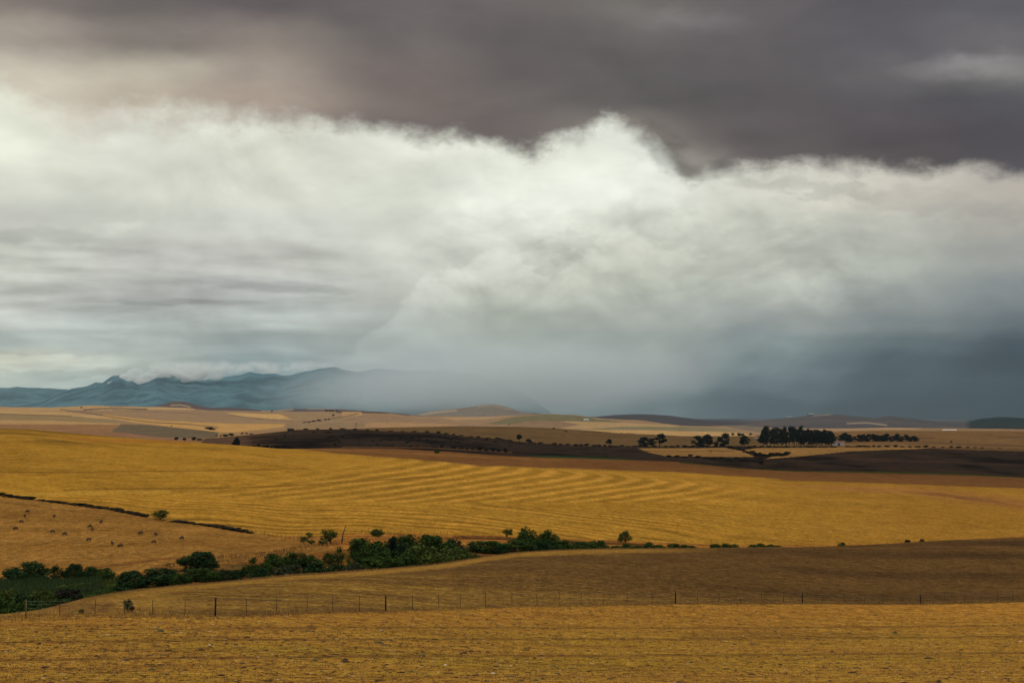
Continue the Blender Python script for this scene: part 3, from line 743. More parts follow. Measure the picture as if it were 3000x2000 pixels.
# ------------------------------------------------------------------ plant and thing builders
def leaf_cloud(lobes, n, size, seed, aspect=1.0, zmin=0.0, shell=0.55, squash=0.75):
    """many leaf clumps spread through a set of overlapping lobes (x,y,z,rx,ry,rz)"""
    r = np.random.default_rng(seed)
    L = np.array(lobes, float)
    w = L[:, 3] * L[:, 4] + L[:, 3] * L[:, 5]; w /= w.sum()
    li = r.choice(len(L), n, p=w)
    d = r.normal(size=(n, 3)); d /= np.linalg.norm(d, axis=1)[:, None]
    rad = shell + (1 - shell) * r.random(n) ** 0.6 + r.normal(size=n) * 0.07
    c = L[li, :3] + d * rad[:, None] * L[li, 3:]
    keep = c[:, 2] > zmin
    c, d = c[keep], d[keep]; n = len(c)
    nrm = d + r.normal(size=(n, 3)) * 0.7 + np.array([0, 0, .3]); nrm /= np.linalg.norm(nrm, axis=1)[:, None]
    t = np.cross(nrm, r.normal(size=(n, 3))); t /= np.linalg.norm(t, axis=1)[:, None]
    b = np.cross(nrm, t)
    s = size * r.uniform(0.55, 1.35, n)[:, None]
    V = np.stack([c - t * s, c - b * s * squash, c + t * s, c + b * s * squash], 1)
    V += r.normal(size=V.shape) * size * 0.22
    Fc = np.arange(n * 4).reshape(n, 4)
    return V.reshape(-1, 3), Fc
def tube(path, radii, sides=6):
    path = np.array(path, float); V = []; Fc = []
    for i, (p, r) in enumerate(zip(path, radii)):
        a = path[min(i + 1, len(path) - 1)] - path[max(i - 1, 0)]
        a /= np.linalg.norm(a) + 1e-9
        ref = np.array([1.0, 0, 0]) if abs(a[0]) < .9 else np.array([0, 1.0, 0])
        e1 = np.cross(a, ref); e1 /= np.linalg.norm(e1); e2 = np.cross(a, e1)
        for s in range(sides):
            th_ = 2 * math.pi * s / sides
            V.append(p + (e1 * math.cos(th_) + e2 * math.sin(th_)) * r)
    for i in range(len(path) - 1):
        for s in range(sides):
            Fc.append([i * sides + s, i * sides + (s + 1) % sides, (i + 1) * sides + (s + 1) % sides, (i + 1) * sides + s])
    n0 = (len(path) - 1) * sides
    if sides == 4: Fc += [[3, 2, 1, 0], [n0, n0 + 1, n0 + 2, n0 + 3]]
    elif sides == 6: Fc += [[3, 2, 1, 0], [5, 4, 3, 0], [n0, n0 + 1, n0 + 2, n0 + 3], [n0, n0 + 3, n0 + 4, n0 + 5]]
    return np.array(V), np.array(Fc)
def join(parts):
    V, Fc, o = [], [], 0
    for v, f in parts:
        V.append(v); Fc.append(np.asarray(f) + o); o += len(v)
    return np.concatenate(V), np.concatenate(Fc)

def leafmat(name, c, var=0.35):
    m, qq, b = material(name)
    gi = qq.new('ShaderNodeNewGeometry')
    n_ = qq.new('ShaderNodeNewGeometry').outputs['Random Per Island']
    base = qq.mix(n_, tuple(x * (1 - var) for x in c), tuple(x * (1 + var) for x in c))
    qq.put(b.inputs['Base Color'], base); b.inputs['Roughness'].default_value = 0.8
    return m
M_creek = leafmat("creek foliage", (0.042, 0.072, 0.016), .55)
M_creek2 = leafmat("olive foliage", (0.078, 0.098, 0.022), .5)
M_blue = leafmat("blue green foliage", (0.028, 0.054, 0.018), .5)
M_gum = leafmat("gum foliage", (0.014, 0.022, 0.016), .4)
M_scrub = leafmat("grey scrub", (0.030, 0.026, 0.018), .5)
M_dkscrub = leafmat("dark scrub", (0.010, 0.013, 0.010), .5)
M_gray = leafmat("dusty foliage", (0.050, 0.062, 0.028), .6)
M_reed = leafmat("reed leaves", (0.056, 0.088, 0.030), .7)
M_dry = leafmat("dry stalks", (0.36, 0.21, 0.07), .35)
M_red = leafmat("russet grass", (0.20, 0.10, 0.04), .35)
def wood(name, c):
    m, qq, b = material(name)
    gp = qq.new('ShaderNodeTexCoord').outputs['Object']
    nz = qq.noise(qq.vmul(gp, (30, 30, 4)), 1.0, 4.0, .6)
    qq.put(b.inputs['Base Color'], qq.mix(nz, tuple(x * .5 for x in c), tuple(x * 1.5 for x in c)))
    return m
M_bark = wood("bark", (0.05, 0.038, 0.03)); M_gumbark = wood("gum bark", (0.07, 0.055, 0.045))
M_post = wood("weathered post", (0.11, 0.08, 0.055)); M_dkpost = wood("creosoted post", (0.035, 0.03, 0.026)); M_palepost = wood("bare grey post", (0.20, 0.14, 0.09))
mw_, _, bw_ = material("galvanised wire"); bw_.inputs['Base Color'].default_value = (.22, .2, .18, 1); bw_.inputs['Metallic'].default_value = .7; bw_.inputs['Roughness'].default_value = .5
M_wire = mw_

def dome_lobes(seed, k=9, flat=1.0):
    r = np.random.default_rng(seed); out_ = [(0, 0, .42, .36, .36, .40)]
    for i in range(k):
        a = 2 * math.pi * i / k + r.uniform(-.4, .4); rr = r.uniform(.22, .36)
        s = r.uniform(.13, .22)
        out_.append((math.cos(a) * rr, math.sin(a) * rr, r.uniform(.25, .68) * flat, s, s, s * 1.15))
    for i in range(4):
        s = r.uniform(.12, .18); out_.append((r.uniform(-.2, .2), r.uniform(-.2, .2), r.uniform(.72, .84), s, s, s))
    return out_
def branches(seed, k, top, spread, r0):
    r = np.random.default_rng(seed); P = []
    for i in range(k):
        a = 2 * math.pi * i / k + r.uniform(-.3, .3); e = spread * r.uniform(.5, 1)
        P.append(tube([(0, 0, -.04), (math.cos(a) * e * .3, math.sin(a) * e * .3, top * .45), (math.cos(a) * e, math.sin(a) * e, top * r.uniform(.8, 1))], [r0, r0 * .6, r0 * .2]))
    return P
PROTO = {}
def bush_meshes(key, seed, n=2600, size=.034, flat=1.0, shell=.5):
    V, Fc = leaf_cloud(dome_lobes(seed, 8 + seed % 4, flat), n, size, seed, shell=shell)
    fol = poly_mesh(key + "_foliage", V, Fc)
    V, Fc = join(branches(seed, 5, .6, .25, .022))
    PROTO[key] = (fol, poly_mesh(key + "_stem", V, Fc))
for i in range(5): bush_meshes("bush%d" % i, 20 + i, 3000, .032)
for i in range(3): bush_meshes("loose%d" % i, 40 + i, 1100, .036, 1.0, .2)
for i in range(3): bush_meshes("low%d" % i, 60 + i, 900, .055)
def tree_mesh(key, seed, lobes, trunk, n, size, shell=.3):
    V, Fc = leaf_cloud(lobes, n, size, seed, shell=shell)
    crown = poly_mesh(key + "_crown", V, Fc)
    V, Fc = join(trunk)
    PROTO[key] = (crown, poly_mesh(key + "_trunk", V, Fc))
def gum(key, seed, bare=.3, wide=.30, k=11, n=1500):
    r = np.random.default_rng(seed); L = []; T = [tube([(0, 0, -.03), (r.uniform(-.03, .03), 0, .3), (0, 0, .62), (r.uniform(-.05, .05), 0, .86)], [.028, .022, .016, .006])]
    for i in range(k):
        a = r.uniform(0, 6.28); z = bare + (1 - bare) * (i + .5) / k * .92
        prof = math.sin(math.pi * min(1, (z - bare) / (1 - bare) * .8 + .25)) ** .7
        e = wide * prof * r.uniform(.35, 1.0); s = r.uniform(.12, .19)
        c = (math.cos(a) * e, math.sin(a) * e, z)
        L.append((*c, s * 1.2, s * 1.2, s * .72))
        T.append(tube([(0, 0, z * .72), (c[0] * .6, c[1] * .6, z * .9), c], [.013, .009, .004], 4) if False else tube([(0, 0, z * .72), (c[0] * .6, c[1] * .6, z * .9), c], [.013, .009, .004]))
    tree_mesh(key, seed, L, T, n, .034)
gum("gum0", 3, .32, .33, 14); gum("gum1", 4, .22, .36, 16, 1900); gum("gum2", 5, .42, .36, 13); gum("gum3", 6, .12, .34, 18, 2100); gum("gum4", 8, .5, .30, 11, 1200)
def rounded(key, seed, n=1700):
    r = np.random.default_rng(seed); L = [(0, 0, .56, .34, .34, .34)]
    for i in range(9):
        a = r.uniform(0, 6.28); e = r.uniform(.2, .36); s = r.uniform(.12, .19)
        L.append((math.cos(a) * e, math.sin(a) * e, r.uniform(.26, .80), s, s, s))
    tree_mesh(key, seed, L, [tube([(0, 0, -.03), (.01, 0, .25), (0, 0, .6)], [.04, .03, .02])] + branches(seed, 5, .7, .3, .02), n, .036, .35)
rounded("round0", 11); rounded("round1", 12); rounded("round2", 13, 900)

ZUP = 0.0
def place(key, name, X, Ytop, wpx, label, cat, group, d=None, Ybase=None, mat=None, tmat=None, depth=1.0, rot=None, sink=0.0):
    """put one plant on the land: on the visible ground under X, Ybase, or at distance d"""
    if d is None:
        d = find(X, Ybase)
        if d is None: raise ValueError("no ground at %s %s" % (X, Ybase))
    u, _ = ray(X, Ytop); _, v = ray(X, Ytop)
    x = u * d; gz = float(ground(x, d)[0])
    h = v * d - gz
    h = max(h, 0.25)
    w = wpx / F * d * (1.34 if key[:3] in ('bus', 'gum') else 1.0)
    a, b = PROTO[key]
    is_tree = a.name.endswith("crown")
    root = bpy.data.objects.new(name, None); col.objects.link(root)
    root.location = (x, d, gz - sink * h)
    root.rotation_euler = (0, 0, random.uniform(0, 6.28) if rot is None else rot)
    root.scale = (w, w * depth, h * (1 + sink))
    root['label'] = label; root['category'] = cat
    if group: root['group'] = group
    for me, nm, mm in ((a, "crown" if is_tree else "foliage", mat or M_creek), (b, "trunk" if is_tree else "stem", tmat or M_bark)):
        o = bpy.data.objects.new(nm, me); col.objects.link(o); o.parent = root
        if not me.materials: me.materials.append(None)
        o.material_slots[0].link = 'OBJECT'; o.material_slots[0].material = mm
    return root
ORD = ["first","second","third","fourth","fifth","sixth","seventh","eighth","ninth","tenth","eleventh","twelfth","thirteenth","fourteenth","fifteenth","sixteenth","seventeenth","eighteenth","nineteenth","twentieth",
       "twenty-first","twenty-second","twenty-third","twenty-fourth","twenty-fifth","twenty-sixth","twenty-seventh","twenty-eighth","twenty-ninth","thirtieth","thirty-first","thirty-second","thirty-third","thirty-fourth","thirty-fifth","thirty-sixth","thirty-seventh","thirty-eighth","thirty-ninth","fortieth"] 

# ------------------------------------------------------------------ creek thicket
g1 = "dark bushes in the near corner of the creek"
for i, (X, Yt, w, d, kx, lb) in enumerate([
    (18, 1746, 90, 126, 0, "dark olive bush cut by the left edge, behind the end of the front fence"),
    (88, 1735, 105, 132, 1, "tallest domed dark bush behind the first pale fence post"),
    (150, 1752, 80, 130, 2, "rounded dark bush squeezed between the domed bush and the last corner bush"),
    (190, 1752, 88, 136, 3, "last dark bush of the corner clump, its right side sloping to the straw"),
    (55, 1758, 90, 120, 4, "low dark bush in front of the corner clump, half behind the stubble edge"),
    (215, 1778, 38, 142, 2, "small sagging bush at the right foot of the corner clump")]):
    place("bush%d" % kx, "creek_bush", X, Yt, w, lb, "bush", g1, d=d, mat=(M_creek, M_blue)[i % 2], sink=.1)
place("low0", "creek_bush", 238, 1783, 22, "tiny green tuft alone on the straw beside the corner clump", "bush", g1, Ybase=1795)
for i, (X, Yt, w, d, kx, lb) in enumerate([
    (30, 1722, 70, 158, "low1", "olive scrub patch rising behind the corner clump at the left edge"),
    (120, 1716, 80, 164, "loose2", "loose olive shrub between the reeds and the tallest domed bush"),
    (205, 1722, 90, 168, "low0", "wide low olive shrub behind the sloping corner bush"),
    (262, 1740, 80, 172, "bush3", "dark low bush on the creek bank right of the corner clump"),
    (310, 1726, 76, 182, "bush0", "dark bush filling the bend below the flat-topped tree"),
    (352, 1716, 60, 190, "bush2", "small dark bush tucked under the left side of the large round creek bush")]):
    place(kx, "creek_bush", X, Yt, w, lb, "bush", "bushes between corner clump and reeds", d=d, mat=(M_creek2, M_creek2, M_scrub, M_creek, M_creek, M_blue)[i], sink=.1)
g2 = "round trees along the back of the reed bed"
for X, Yt, Yb, w, kx, lb in [
    (82, 1646, 1700, 128, "bush1", "wide low-crowned tree at the left end of the tree row behind the reeds"),
    (40, 1664, 1699, 44, "bush3", "smaller crown joined to the left side of the wide low tree"),
    (168, 1651, 1697, 50, "loose1", "airy narrow tree with straw showing through its crown behind the reeds"),
    (214, 1645, 1701, 64, "bush0", "tall smooth domed tree behind the reeds, right of the airy one"),
    (262, 1659, 1706, 56, "bush2", "middling dark tree right of the tall smooth dome"),
    (305, 1662, 1708, 60, "bush4", "flat-topped green tree ending the row behind the reeds")]:
    place(kx, "creek_tree", X, Yt, w, lb, "tree", g2, d=229, mat=M_blue if kx != "bush4" else M_creek, sink=.08)
g3 = "bushes filling the creek bed"
ROWS = [
 (200, 1712, 66, 205, "low0", M_creek2, "squat olive shrub at the right end of the green reeds"),
 (240, 1706, 66, 208, "low1", M_creek2, "grey-green shrub with loose top in front of the tree row"),
 (285, 1710, 70, 205, "low2", M_scrub, "brownish low shrub left of the round creek bush"),
 (330, 1706, 60, 205, "low0", M_creek2, "low mixed shrub beside the reeds, under the flat-topped tree"),
 (250, 1728, 90, 190, "low1", M_scrub, "dull brown thorn shrub on the near creek bank"),
 (392, 1667, 95, 205, "bush0", M_blue, "large round creek bush leaning against the darkest round bush"),
 (478, 1661, 100, 205, "bush2", M_blue, "largest round creek bush, standing over the bend of the brown field"),
 (528, 1680, 52, 200, "bush3", M_creek, "shoulder bush right of the largest round creek bush"),
 (560, 1664, 60, 212, "bush4", M_creek, "bright-topped low bush under the lone dark bush on the bank"),
 (612, 1657, 70, 212, "bush1", M_creek, "smooth low green bush below the right side of the lone dark bush"),
 (655, 1660, 60, 214, "bush0", M_creek, "low spreading bush in the gap below the bare bank"),
 (695, 1667, 60, 216, "bush2", M_blue, "flattest dark bush between the bare bank and the pale fallen log"),
 (736, 1626, 58, 226, "loose0", M_creek, "thin upright little tree with a tufted head rising from the creek"),
 (772, 1641, 52, 224, "bush3", M_creek, "bush filling the dip right of the thin upright tree"),
 (815, 1622, 74, 242, "bush1", M_creek, "high rounded bush starting the long middle thicket"),
 (866, 1616, 78, 244, "bush4", M_creek, "highest rounded bush of the left middle thicket"),
 (915, 1622, 60, 244, "bush0", M_creek, "bush with a notched crown beside the highest rounded bush"),
 (840, 1648, 80, 222, "bush2", M_blue, "shaded front bush under the high rounded pair"),
 (918, 1640, 84, 224, "bush1", M_blue, "broad dark front bush before the sparse twin tree"),
 (760, 1660, 60, 216, "bush4", M_blue, "dark bush beside the pale fallen log"),
 (962, 1612, 44, 250, "loose2", M_creek, "left half of the sparse twin tree with yellow straw behind"),
 (990, 1598, 52, 252, "loose0", M_creek, "right taller half of the sparse twin tree"),
 (985, 1648, 62, 234, "bush3", M_blue, "dark bush under the sparse twin tree"),
 (1036, 1608, 54, 240, "loose1", M_creek, "ragged bush alone in the straw gap of the thicket"),
 (1030, 1640, 60, 232, "bush0", M_blue, "dark low bush below the ragged one"),
 (1068, 1577, 92, 262, "bush2", M_creek, "tall left bush of the great middle thicket"),
 (1100, 1582, 90, 258, "bush4", M_creek, "bulging bush behind the tall left one of the great thicket"),
 (1142, 1566, 42, 268, "bush1", M_gum, "blackish upright bush standing out of the great thicket"),
 (1190, 1562, 76, 272, "bush3", M_creek, "bright crown just right of the blackish upright bush"),
 (1240, 1560, 78, 276, "bush0", M_creek, "broad crown at the middle top of the great thicket"),
 (1290, 1566, 78, 278, "bush2", M_creek, "round crown near the right top of the great thicket"),
 (1330, 1572, 60, 280, "bush4", M_blue, "rightmost high crown of the great thicket, sloping down"),
 (1200, 1585, 80, 262, "bush1", M_blue, "deeply shaded bush in the heart of the great thicket"),
 (1090, 1622, 110, 240, "bush3", M_creek, "low front bush at the left foot of the great thicket"),
 (1185, 1606, 96, 244, "bush0", M_creek, "front bush with smooth top below the heart of the thicket"),
 (1250, 1600, 104, 246, "bush2", M_creek2, "widest front bush of the great thicket, lightest green"),
 (1320, 1601, 92, 248, "bush4", M_creek2, "front bush touching the brown field rim, lighter green"),
 (1372, 1608, 72, 250, "bush1", M_creek, "tapering last front bush of the great thicket"),
 (1385, 1580, 26, 290, "loose2", M_creek, "small scruffy bush on the russet bank between thickets"),
 (1425, 1582, 92, 292, "bush3", M_creek, "long low bush between the great thicket and the lone stemmed tree"),
 (1465, 1590, 60, 290, "bush0", M_blue, "dark low bush under the lone stemmed tree"),
 (1505, 1577, 86, 298, "bush2", M_creek, "smooth bush below the right-hand crowned pair"),
 (1541, 1541, 56, 310, "loose1", M_creek, "high leafy crown beginning the right-hand thicket"),
 (1545, 1552, 62, 308, "bush4", M_creek, "dense body under the high leafy crown"),
 (1588, 1549, 66, 312, "bush1", M_creek, "second high crown of the right-hand thicket"),
 (1626, 1556, 62, 314, "loose0", M_creek2, "feathery bush sloping down the right-hand thicket"),
 (1575, 1580, 90, 302, "bush0", M_blue, "dark front bush of the right-hand thicket"),
 (1645, 1578, 70, 310, "bush3", M_creek, "low bush at the foot of the feathery one"),
 (1700, 1584, 76, 318, "bush2", M_creek, "low rounded bush right of the right-hand thicket"),
 (1750, 1584, 66, 320, "bush4", M_creek, "last low bush before the lone yellow-green bush"),
]
for i, (X, Yt, w, d, kx, mm, lb) in enumerate(ROWS):
    place(kx, "creek_bush", X, Yt + (i * 37 % 7) - 3, w, lb, "bush", g3, d=d, mat=mm if i % 7 != 3 or mm is M_creek2 else M_gray, sink=.12)
g4 = "scattered bushes on the creek banks"
for X, Yt, Yb, w, kx, mm, lb in [
    (578, 1610, 1668, 112, "bush0", M_blue, "big lone blackish-green bush on the bare bank above the creek"),
    (612, 1640, 1669, 56, "bush3", M_blue, "lower shoulder of foliage at the right of the big lone bush"),
    (470, 1491, 1522, 62, "loose1", M_creek, "twiggy green bush standing on the hedge line above the sheep"),
    (968, 1542, 1592, 58, "round2", M_creek, "leafy tree with a trunk beside the leaning pole"),
    (945, 1572, 1597, 32, "loose0", M_creek2, "small bush at the left foot of the leafy tree"),
    (890, 1568, 1590, 32, "loose2", M_creek2, "loose shrub on the thin fence line left of the leafy tree"),
    (906, 1557, 1575, 26, "loose1", M_creek2, "wispy shrub on the russet verge above the loose shrub"),
    (912, 1580, 1594, 22, "low1", M_creek2, "little flat shrub between the loose shrub and the leafy tree"),
    (1104, 1548, 1571, 36, "bush4", M_creek, "compact bush by itself above the great thicket"),
    (1485, 1543, 1573, 40, "round2", M_creek, "lone little tree with a bare stem on the russet bank"),
    (1832, 1552, 1588, 48, "loose1", M_creek, "lone yellow-green bush above the low creek hedge"),
    (1818, 1562, 1588, 24, "loose0", M_creek2, "small side shoot left of the lone yellow-green bush")]:
    place(kx, "bush" if "round" not in kx else "small_tree", X, Yt, w, lb, "bush" if "round" not in kx else "tree", g4, Ybase=Yb, mat=mm)
g5 = "low hedge showing over the rim of the brown field"
lows = [(1808,1596,44),(1848,1590,56),(1890,1588,60),(1932,1592,50),(1972,1589,52),(2010,1592,56),(2032,1597,34),(2098,1592,36),(2124,1588,30),(2150,1592,34),(2204,1593,34),(2228,1591,40),(2256,1594,30),(2276,1595,20)]
for i, (X, Yt, w) in enumerate(lows):
    place("bush%d" % (i % 5), "hedge_bush", X, Yt, w, "low green hedge bush on the brown field rim, %s from the lone yellow-green bush" % ORD[i], "bush", g5, d=330, mat=M_creek, sink=.2)
place("low2", "hedge_bush", 2466, 1586, 26, "solitary olive tuft on the rim where gold and brown fields meet", "bush", g5, d=400, mat=M_creek2, sink=.2)
place("low0", "hedge_bush", 2660, 1578, 22, "first of three specks of scrub far along the brown field rim", "bush", g5, d=400, mat=M_scrub, sink=.2)
place("low1", "hedge_bush", 2700, 1576, 18, "last speck of scrub before the brown field rim leaves the view", "bush", g5, d=400, mat=M_scrub, sink=.2)
# little stunted shrub by the fence
place("loose2", "stunted_shrub", 374, 1751, 30, "stunted green shrub on a brown woody base just behind the fence", "shrub", None, Ybase=1789, mat=M_blue)
place("low1", "dead_shrub", 386, 1772, 20, "brown dead clump at the foot of the stunted shrub", "shrub", None, Ybase=1791, mat=M_scrub)

# hedge line above the sheep
g6 = "low dark scrub along the line between pasture and golden field"
hx = [(6,14,15),(24,26,11),(42,28,9),(60,26,9),(78,30,11),(94,20,13),(120,22,6),(140,26,6),(160,28,7),(182,28,7),(204,26,6),(225,30,9),(243,26,12),(262,24,11),(284,30,9),(305,26,9),(330,26,11),(348,28,13),(368,26,9),(388,30,11),(406,26,10),(424,26,10),(515,28,7),(535,28,8),(556,30,7),(578,26,5),(602,30,6),(622,30,9),(645,30,11),(668,32,12),(690,30,12),(712,28,11),(732,22,9)]
for i, (X, w, h) in enumerate(hx):
    yb_ = float(np.interp(X, [0,200,330,480,600,740], [1452,1476,1494,1524,1538,1563]))
    place("low%d" % (i % 3), "scrub_bush", X, yb_ - h * .78, w * 1.5, "%s clump of low dark scrub along the pasture hedge, counted from its left end" % ORD[i], "scrub", g6, Ybase=yb_, mat=(M_dkscrub, M_scrub, M_scrub)[i % 3])

# ------------------------------------------------------------------ middle distance trees
g7 = "gum trees around the distant grove"
for X, Yt, Yb, w, kx, d, lb in [
    (1281,1314,1338,22,"loose0",1050,"lone small green tree on the brown headland in front of the dark ridge"),
    (1522,1272,1300,21,"gum4",1650,"tallest of two umbrella trees on the end of the dark ridge"),
    (1549,1283,1303,22,"round0",1660,"shorter round-headed tree beside the umbrella tree on the ridge"),
    (1784,1286,1309,18,"gum2",1700,"solitary round-headed tree with thin trunk left of the twin trees"),
    (1886,1279,1311,36,"gum3",1700,"bushy left one of the twin trees on the dark hedge"),
    (1908,1283,1311,24,"gum1",1720,"thin tree wedged between the twin trees"),
    (1932,1271,1311,40,"gum0",1700,"tall broad-headed right one of the twin trees"),
    (2046,1275,1309,38,"gum3",1700,"dense left half of the wide pair standing on the dark hedge"),
    (2071,1272,1309,36,"gum1",1710,"dense right half of the wide pair standing on the dark hedge"),
    (2098,1292,1309,16,"low0",1700,"small shrub between the wide pair and the square-headed tree"),
    (2122,1268,1310,38,"gum3",1700,"square-headed dense tree left of the creek line"),
    (2181,1274,1308,29,"gum1",1700,"compact tree just right of the head of the creek line"),
    (2236,1274,1308,26,"gum2",1700,"open scraggy tree below the left end of the grove"),
    (2268,1277,1309,32,"gum0",1700,"round tree with trunk showing below the grove"),
    (2304,1280,1309,26,"gum2",1700,"small-headed tree right of the round one below the grove")]:
    place(kx, "gum_tree" if "gum" in kx else "small_tree", X, Yt, w, lb, "tree", g7, d=d, mat=M_gum if X != 1281 else M_creek, tmat=M_gumbark, sink=.02)
g8 = "front trees of the dark grove"
for i, X in enumerate(range(2328, 2440, 9)):
    place("gum%d" % [2, 4, 0, 4, 2, 0][i % 6], "gum_tree", X + random.uniform(-3, 3), 1272 + random.uniform(-7, 9) , 22 + random.uniform(-3, 6), "dark gum in the near rank of the grove, %s from that rank's left end" % ORD[i], "tree", g8, d=1700 + random.uniform(-15, 15), mat=M_gum, tmat=M_gumbark, sink=.02)
g9 = "back trees of the dark grove"
tp = [(2238,1252),(2247,1250),(2257,1256),(2268,1251),(2279,1250),(2290,1252),(2301,1251),(2312,1250),(2323,1249),(2334,1252),(2345,1250),(2356,1257),(2367,1256),(2378,1255),(2388,1259),(2398,1256),(2408,1262),(2418,1258),(2428,1257),(2437,1262)]
for i, (X, Yt) in enumerate(tp):
    place("gum%d" % [1, 2, 0, 4, 2][i % 5], "gum_tree", X, Yt + random.uniform(-3, 5), 24 + random.uniform(-4, 5), "dark gum in the far rank of the grove, %s from that rank's left end" % ORD[i], "tree", g9, d=2050 + random.uniform(-20, 20), mat=M_gum, tmat=M_gumbark, sink=.02)
g10 = "windbreak right of the grove"
wb = [(2464,1274,20),(2474,1267,24),(2488,1272,20),(2503,1278,18),(2518,1272,20),(2530,1271,22),(2543,1270,22),(2556,1271,20),(2568,1273,20),(2581,1275,20),(2592,1272,22),(2601,1270,22),(2614,1276,20),(2628,1270,24),(2640,1277,18),(2652,1273,20),(2664,1278,18),(2676,1276,22),(2684,1280,16)]
for i, (X, Yt, w) in enumerate(wb):
    place("gum%d" % [3, 1, 3, 0][i % 4], "gum_tree", X, Yt, w * 1.1, "dark low tree in the windbreak right of the grove, %s from its left end" % ORD[i], "tree", g10, d=2180, mat=M_gum, tmat=M_gumbark, sink=.05)
g11 = "far single trees and clumps on the pale fields"
for X, Yt, Yb, w, lb in [
    (2147,1266,1276,12,"tiny tree behind and right of the square-headed tree"),(2166,1267,1277,16,"left of the two far crowns above the compact tree"),(2176,1268,1277,12,"right of the two far crowns above the compact tree"),(2199,1267,1276,11,"small dark tree standing alone just left of the grove"),
    (2787,1290,1297,8,"single dark speck of a tree on the brown field right of the windbreak"),
    (517,1278,1290,15,"left of three round trees on the rim of the golden field"),(540,1281,1291,15,"middle of three round trees on the rim of the golden field"),(568,1279,1289,16,"right of three round trees on the rim of the golden field"),
    (585,1284,1290,20,"low flat clump right of the three round trees"),
    (635,1273,1279,10,"small bush at the left start of the field corner clump"),(646,1273,1279,9,"second small bush of the field corner clump"),(661,1271,1279,18,"broad bush of the field corner clump"),(678,1268,1277,16,"highest bush of the field corner clump"),
    (710,1266,1272,11,"small tree at the head of the dark ridge, left one"),(722,1266,1272,9,"small tree at the head of the dark ridge, right one"),(735,1268,1273,14,"flat bush at the head of the dark ridge"),
    (612,1250,1257,26,"oval clump of bushes on the pale gold field"),(622,1254,1259,24,"tail of low scrub trailing from the oval clump"),
    (502,1246,1250,5,"single speck of a tree on the edge of the grey-brown field"),(797,1202,1207,7,"lone tree on the crest before the blue mountain"),(238,1191,1196,7,"tiny tree on the far left skyline of the pale fields"),
    (976,1212,1219,8,"dark dot of a tree below the short skyline row"),(893,1235,1238,10,"low start of the field hedge below the crest"),(905,1233,1238,14,"low middle of the field hedge below the crest"),(919,1230,1236,14,"taller part of the field hedge below the crest"),(934,1227,1234,14,"tallest end of the field hedge below the crest"),(954,1226,1232,8,"first dot in the gap right of the field hedge"),(963,1226,1231,8,"second dot in the gap right of the field hedge"),
    (956,1199,1206,11,"leftmost tree of the short row on the far crest"),(966,1199,1206,11,"second tree of the short row on the far crest"),(976,1200,1206,11,"third tree of the short row on the far crest"),(986,1200,1206,10,"rightmost tree of the short row on the far crest"),
    (1491,1242,1245,7,"tiny dot of a bush on the pale slope above the olive field"),(1622,1252,1256,12,"small dark patch of scrub on the rim of the olive field"),
    (1658,1261,1265,13,"flat dark bush inside the olive field")]:
    dd = None
    try:
        place("round0" if w < 16 else "low0", "field_tree" if w < 16 else "field_bush", X, Yt, w * 1.1, lb, "tree" if w < 16 else "bush", g11, Ybase=Yb, mat=M_gum, tmat=M_gumbark)
    except ValueError:
        place("round0" if w < 16 else "low0", "field_tree" if w < 16 else "field_bush", X, Yt, w * 1.1, lb, "tree" if w < 16 else "bush", g11, d=5000 if Yb < 1215 else 2600, mat=M_gum, tmat=M_gumbark)
place("bush1", "ridge_tree", 692, 1279, 20, "tall dark tree on the golden field's rim where the dark ridge begins", "tree", None, d=1250, mat=M_gum, sink=.02)

# scrub on the dark ridge, along the hedge and down the creek line
g12 = "scrub bushes on the dark ridge"
r12 = np.random.default_rng(12); cnt = 0
def scrub_run(xs, ys, n, w, h, name, lab, grp, dfix=None, jit=1.0, mat=None):
    t = np.linspace(0, 1, n); X = np.interp(t, np.linspace(0, 1, len(xs)), xs); Y = np.interp(t, np.linspace(0, 1, len(xs)), ys)
    for i in range(n):
        xx = X[i] + r12.uniform(-3, 3); yy = Y[i] + r12.uniform(-1, 1) * jit; hh = h * r12.uniform(.6, 1.4); ww = w * r12.uniform(.7, 1.4)
        try:
            place("low%d" % (i % 3), name, xx, yy - hh, ww, lab % ORD[i], "scrub", grp, d=dfix, Ybase=yy, mat=mat or M_dkscrub)
        except ValueError:
            place("low%d" % (i % 3), name, xx, yy - hh, ww, lab % ORD[i], "scrub", grp, d=1700, mat=mat or M_dkscrub)
scrub_run([745,860], [1306,1314], 10, 14, 6, "rim_bush", "%s dark bush from the left on the golden field's far rim", "bushes on the golden field rim", dfix=1080)
scrub_run([870,1080,1300,1480], [1310,1311,1311,1318], 30, 16, 5, "foot_bush", "%s dark bush from the left along the foot of the ridge", "bushes along the ridge foot", jit=3, dfix=1330)
scrub_run([860,1000,1130,1270,1360,1460,1500], [1259,1256,1262,1267,1278,1285,1293], 24, 14, 3.4, "ridge_bush", "%s dark bush from the left on the ridge top", "bushes on the ridge top", dfix=1690)
scrub_run([1520,1700,1850,2010,2120], [1300,1307,1310,1312,1311], 36, 16, 6, "hedge_scrub", "%s scrub clump from the left in the dark hedge under the twin trees", "dark hedge under the trees", dfix=1690)
scrub_run([2130,2200,2320,2440], [1311,1310,1311,1311], 20, 16, 4, "grove_scrub", "%s scrub clump from the left along the foot of the grove", "scrub under the grove", dfix=1680)
scrub_run([2485,2560,2700,2850,3000], [1310,1308,1309,1313,1319], 26, 16, 4, "verge_scrub", "%s low scrub clump from the left along the track right of the grove", "scrub right of the grove", dfix=1700, jit=.6)
scrub_run([2140,2190,2220,2260,2300], [1314,1324,1334,1336,1334], 18, 17, 7, "gully_scrub", "%s scrub clump down the gully between the two small gold fields", "gully scrub", jit=2)
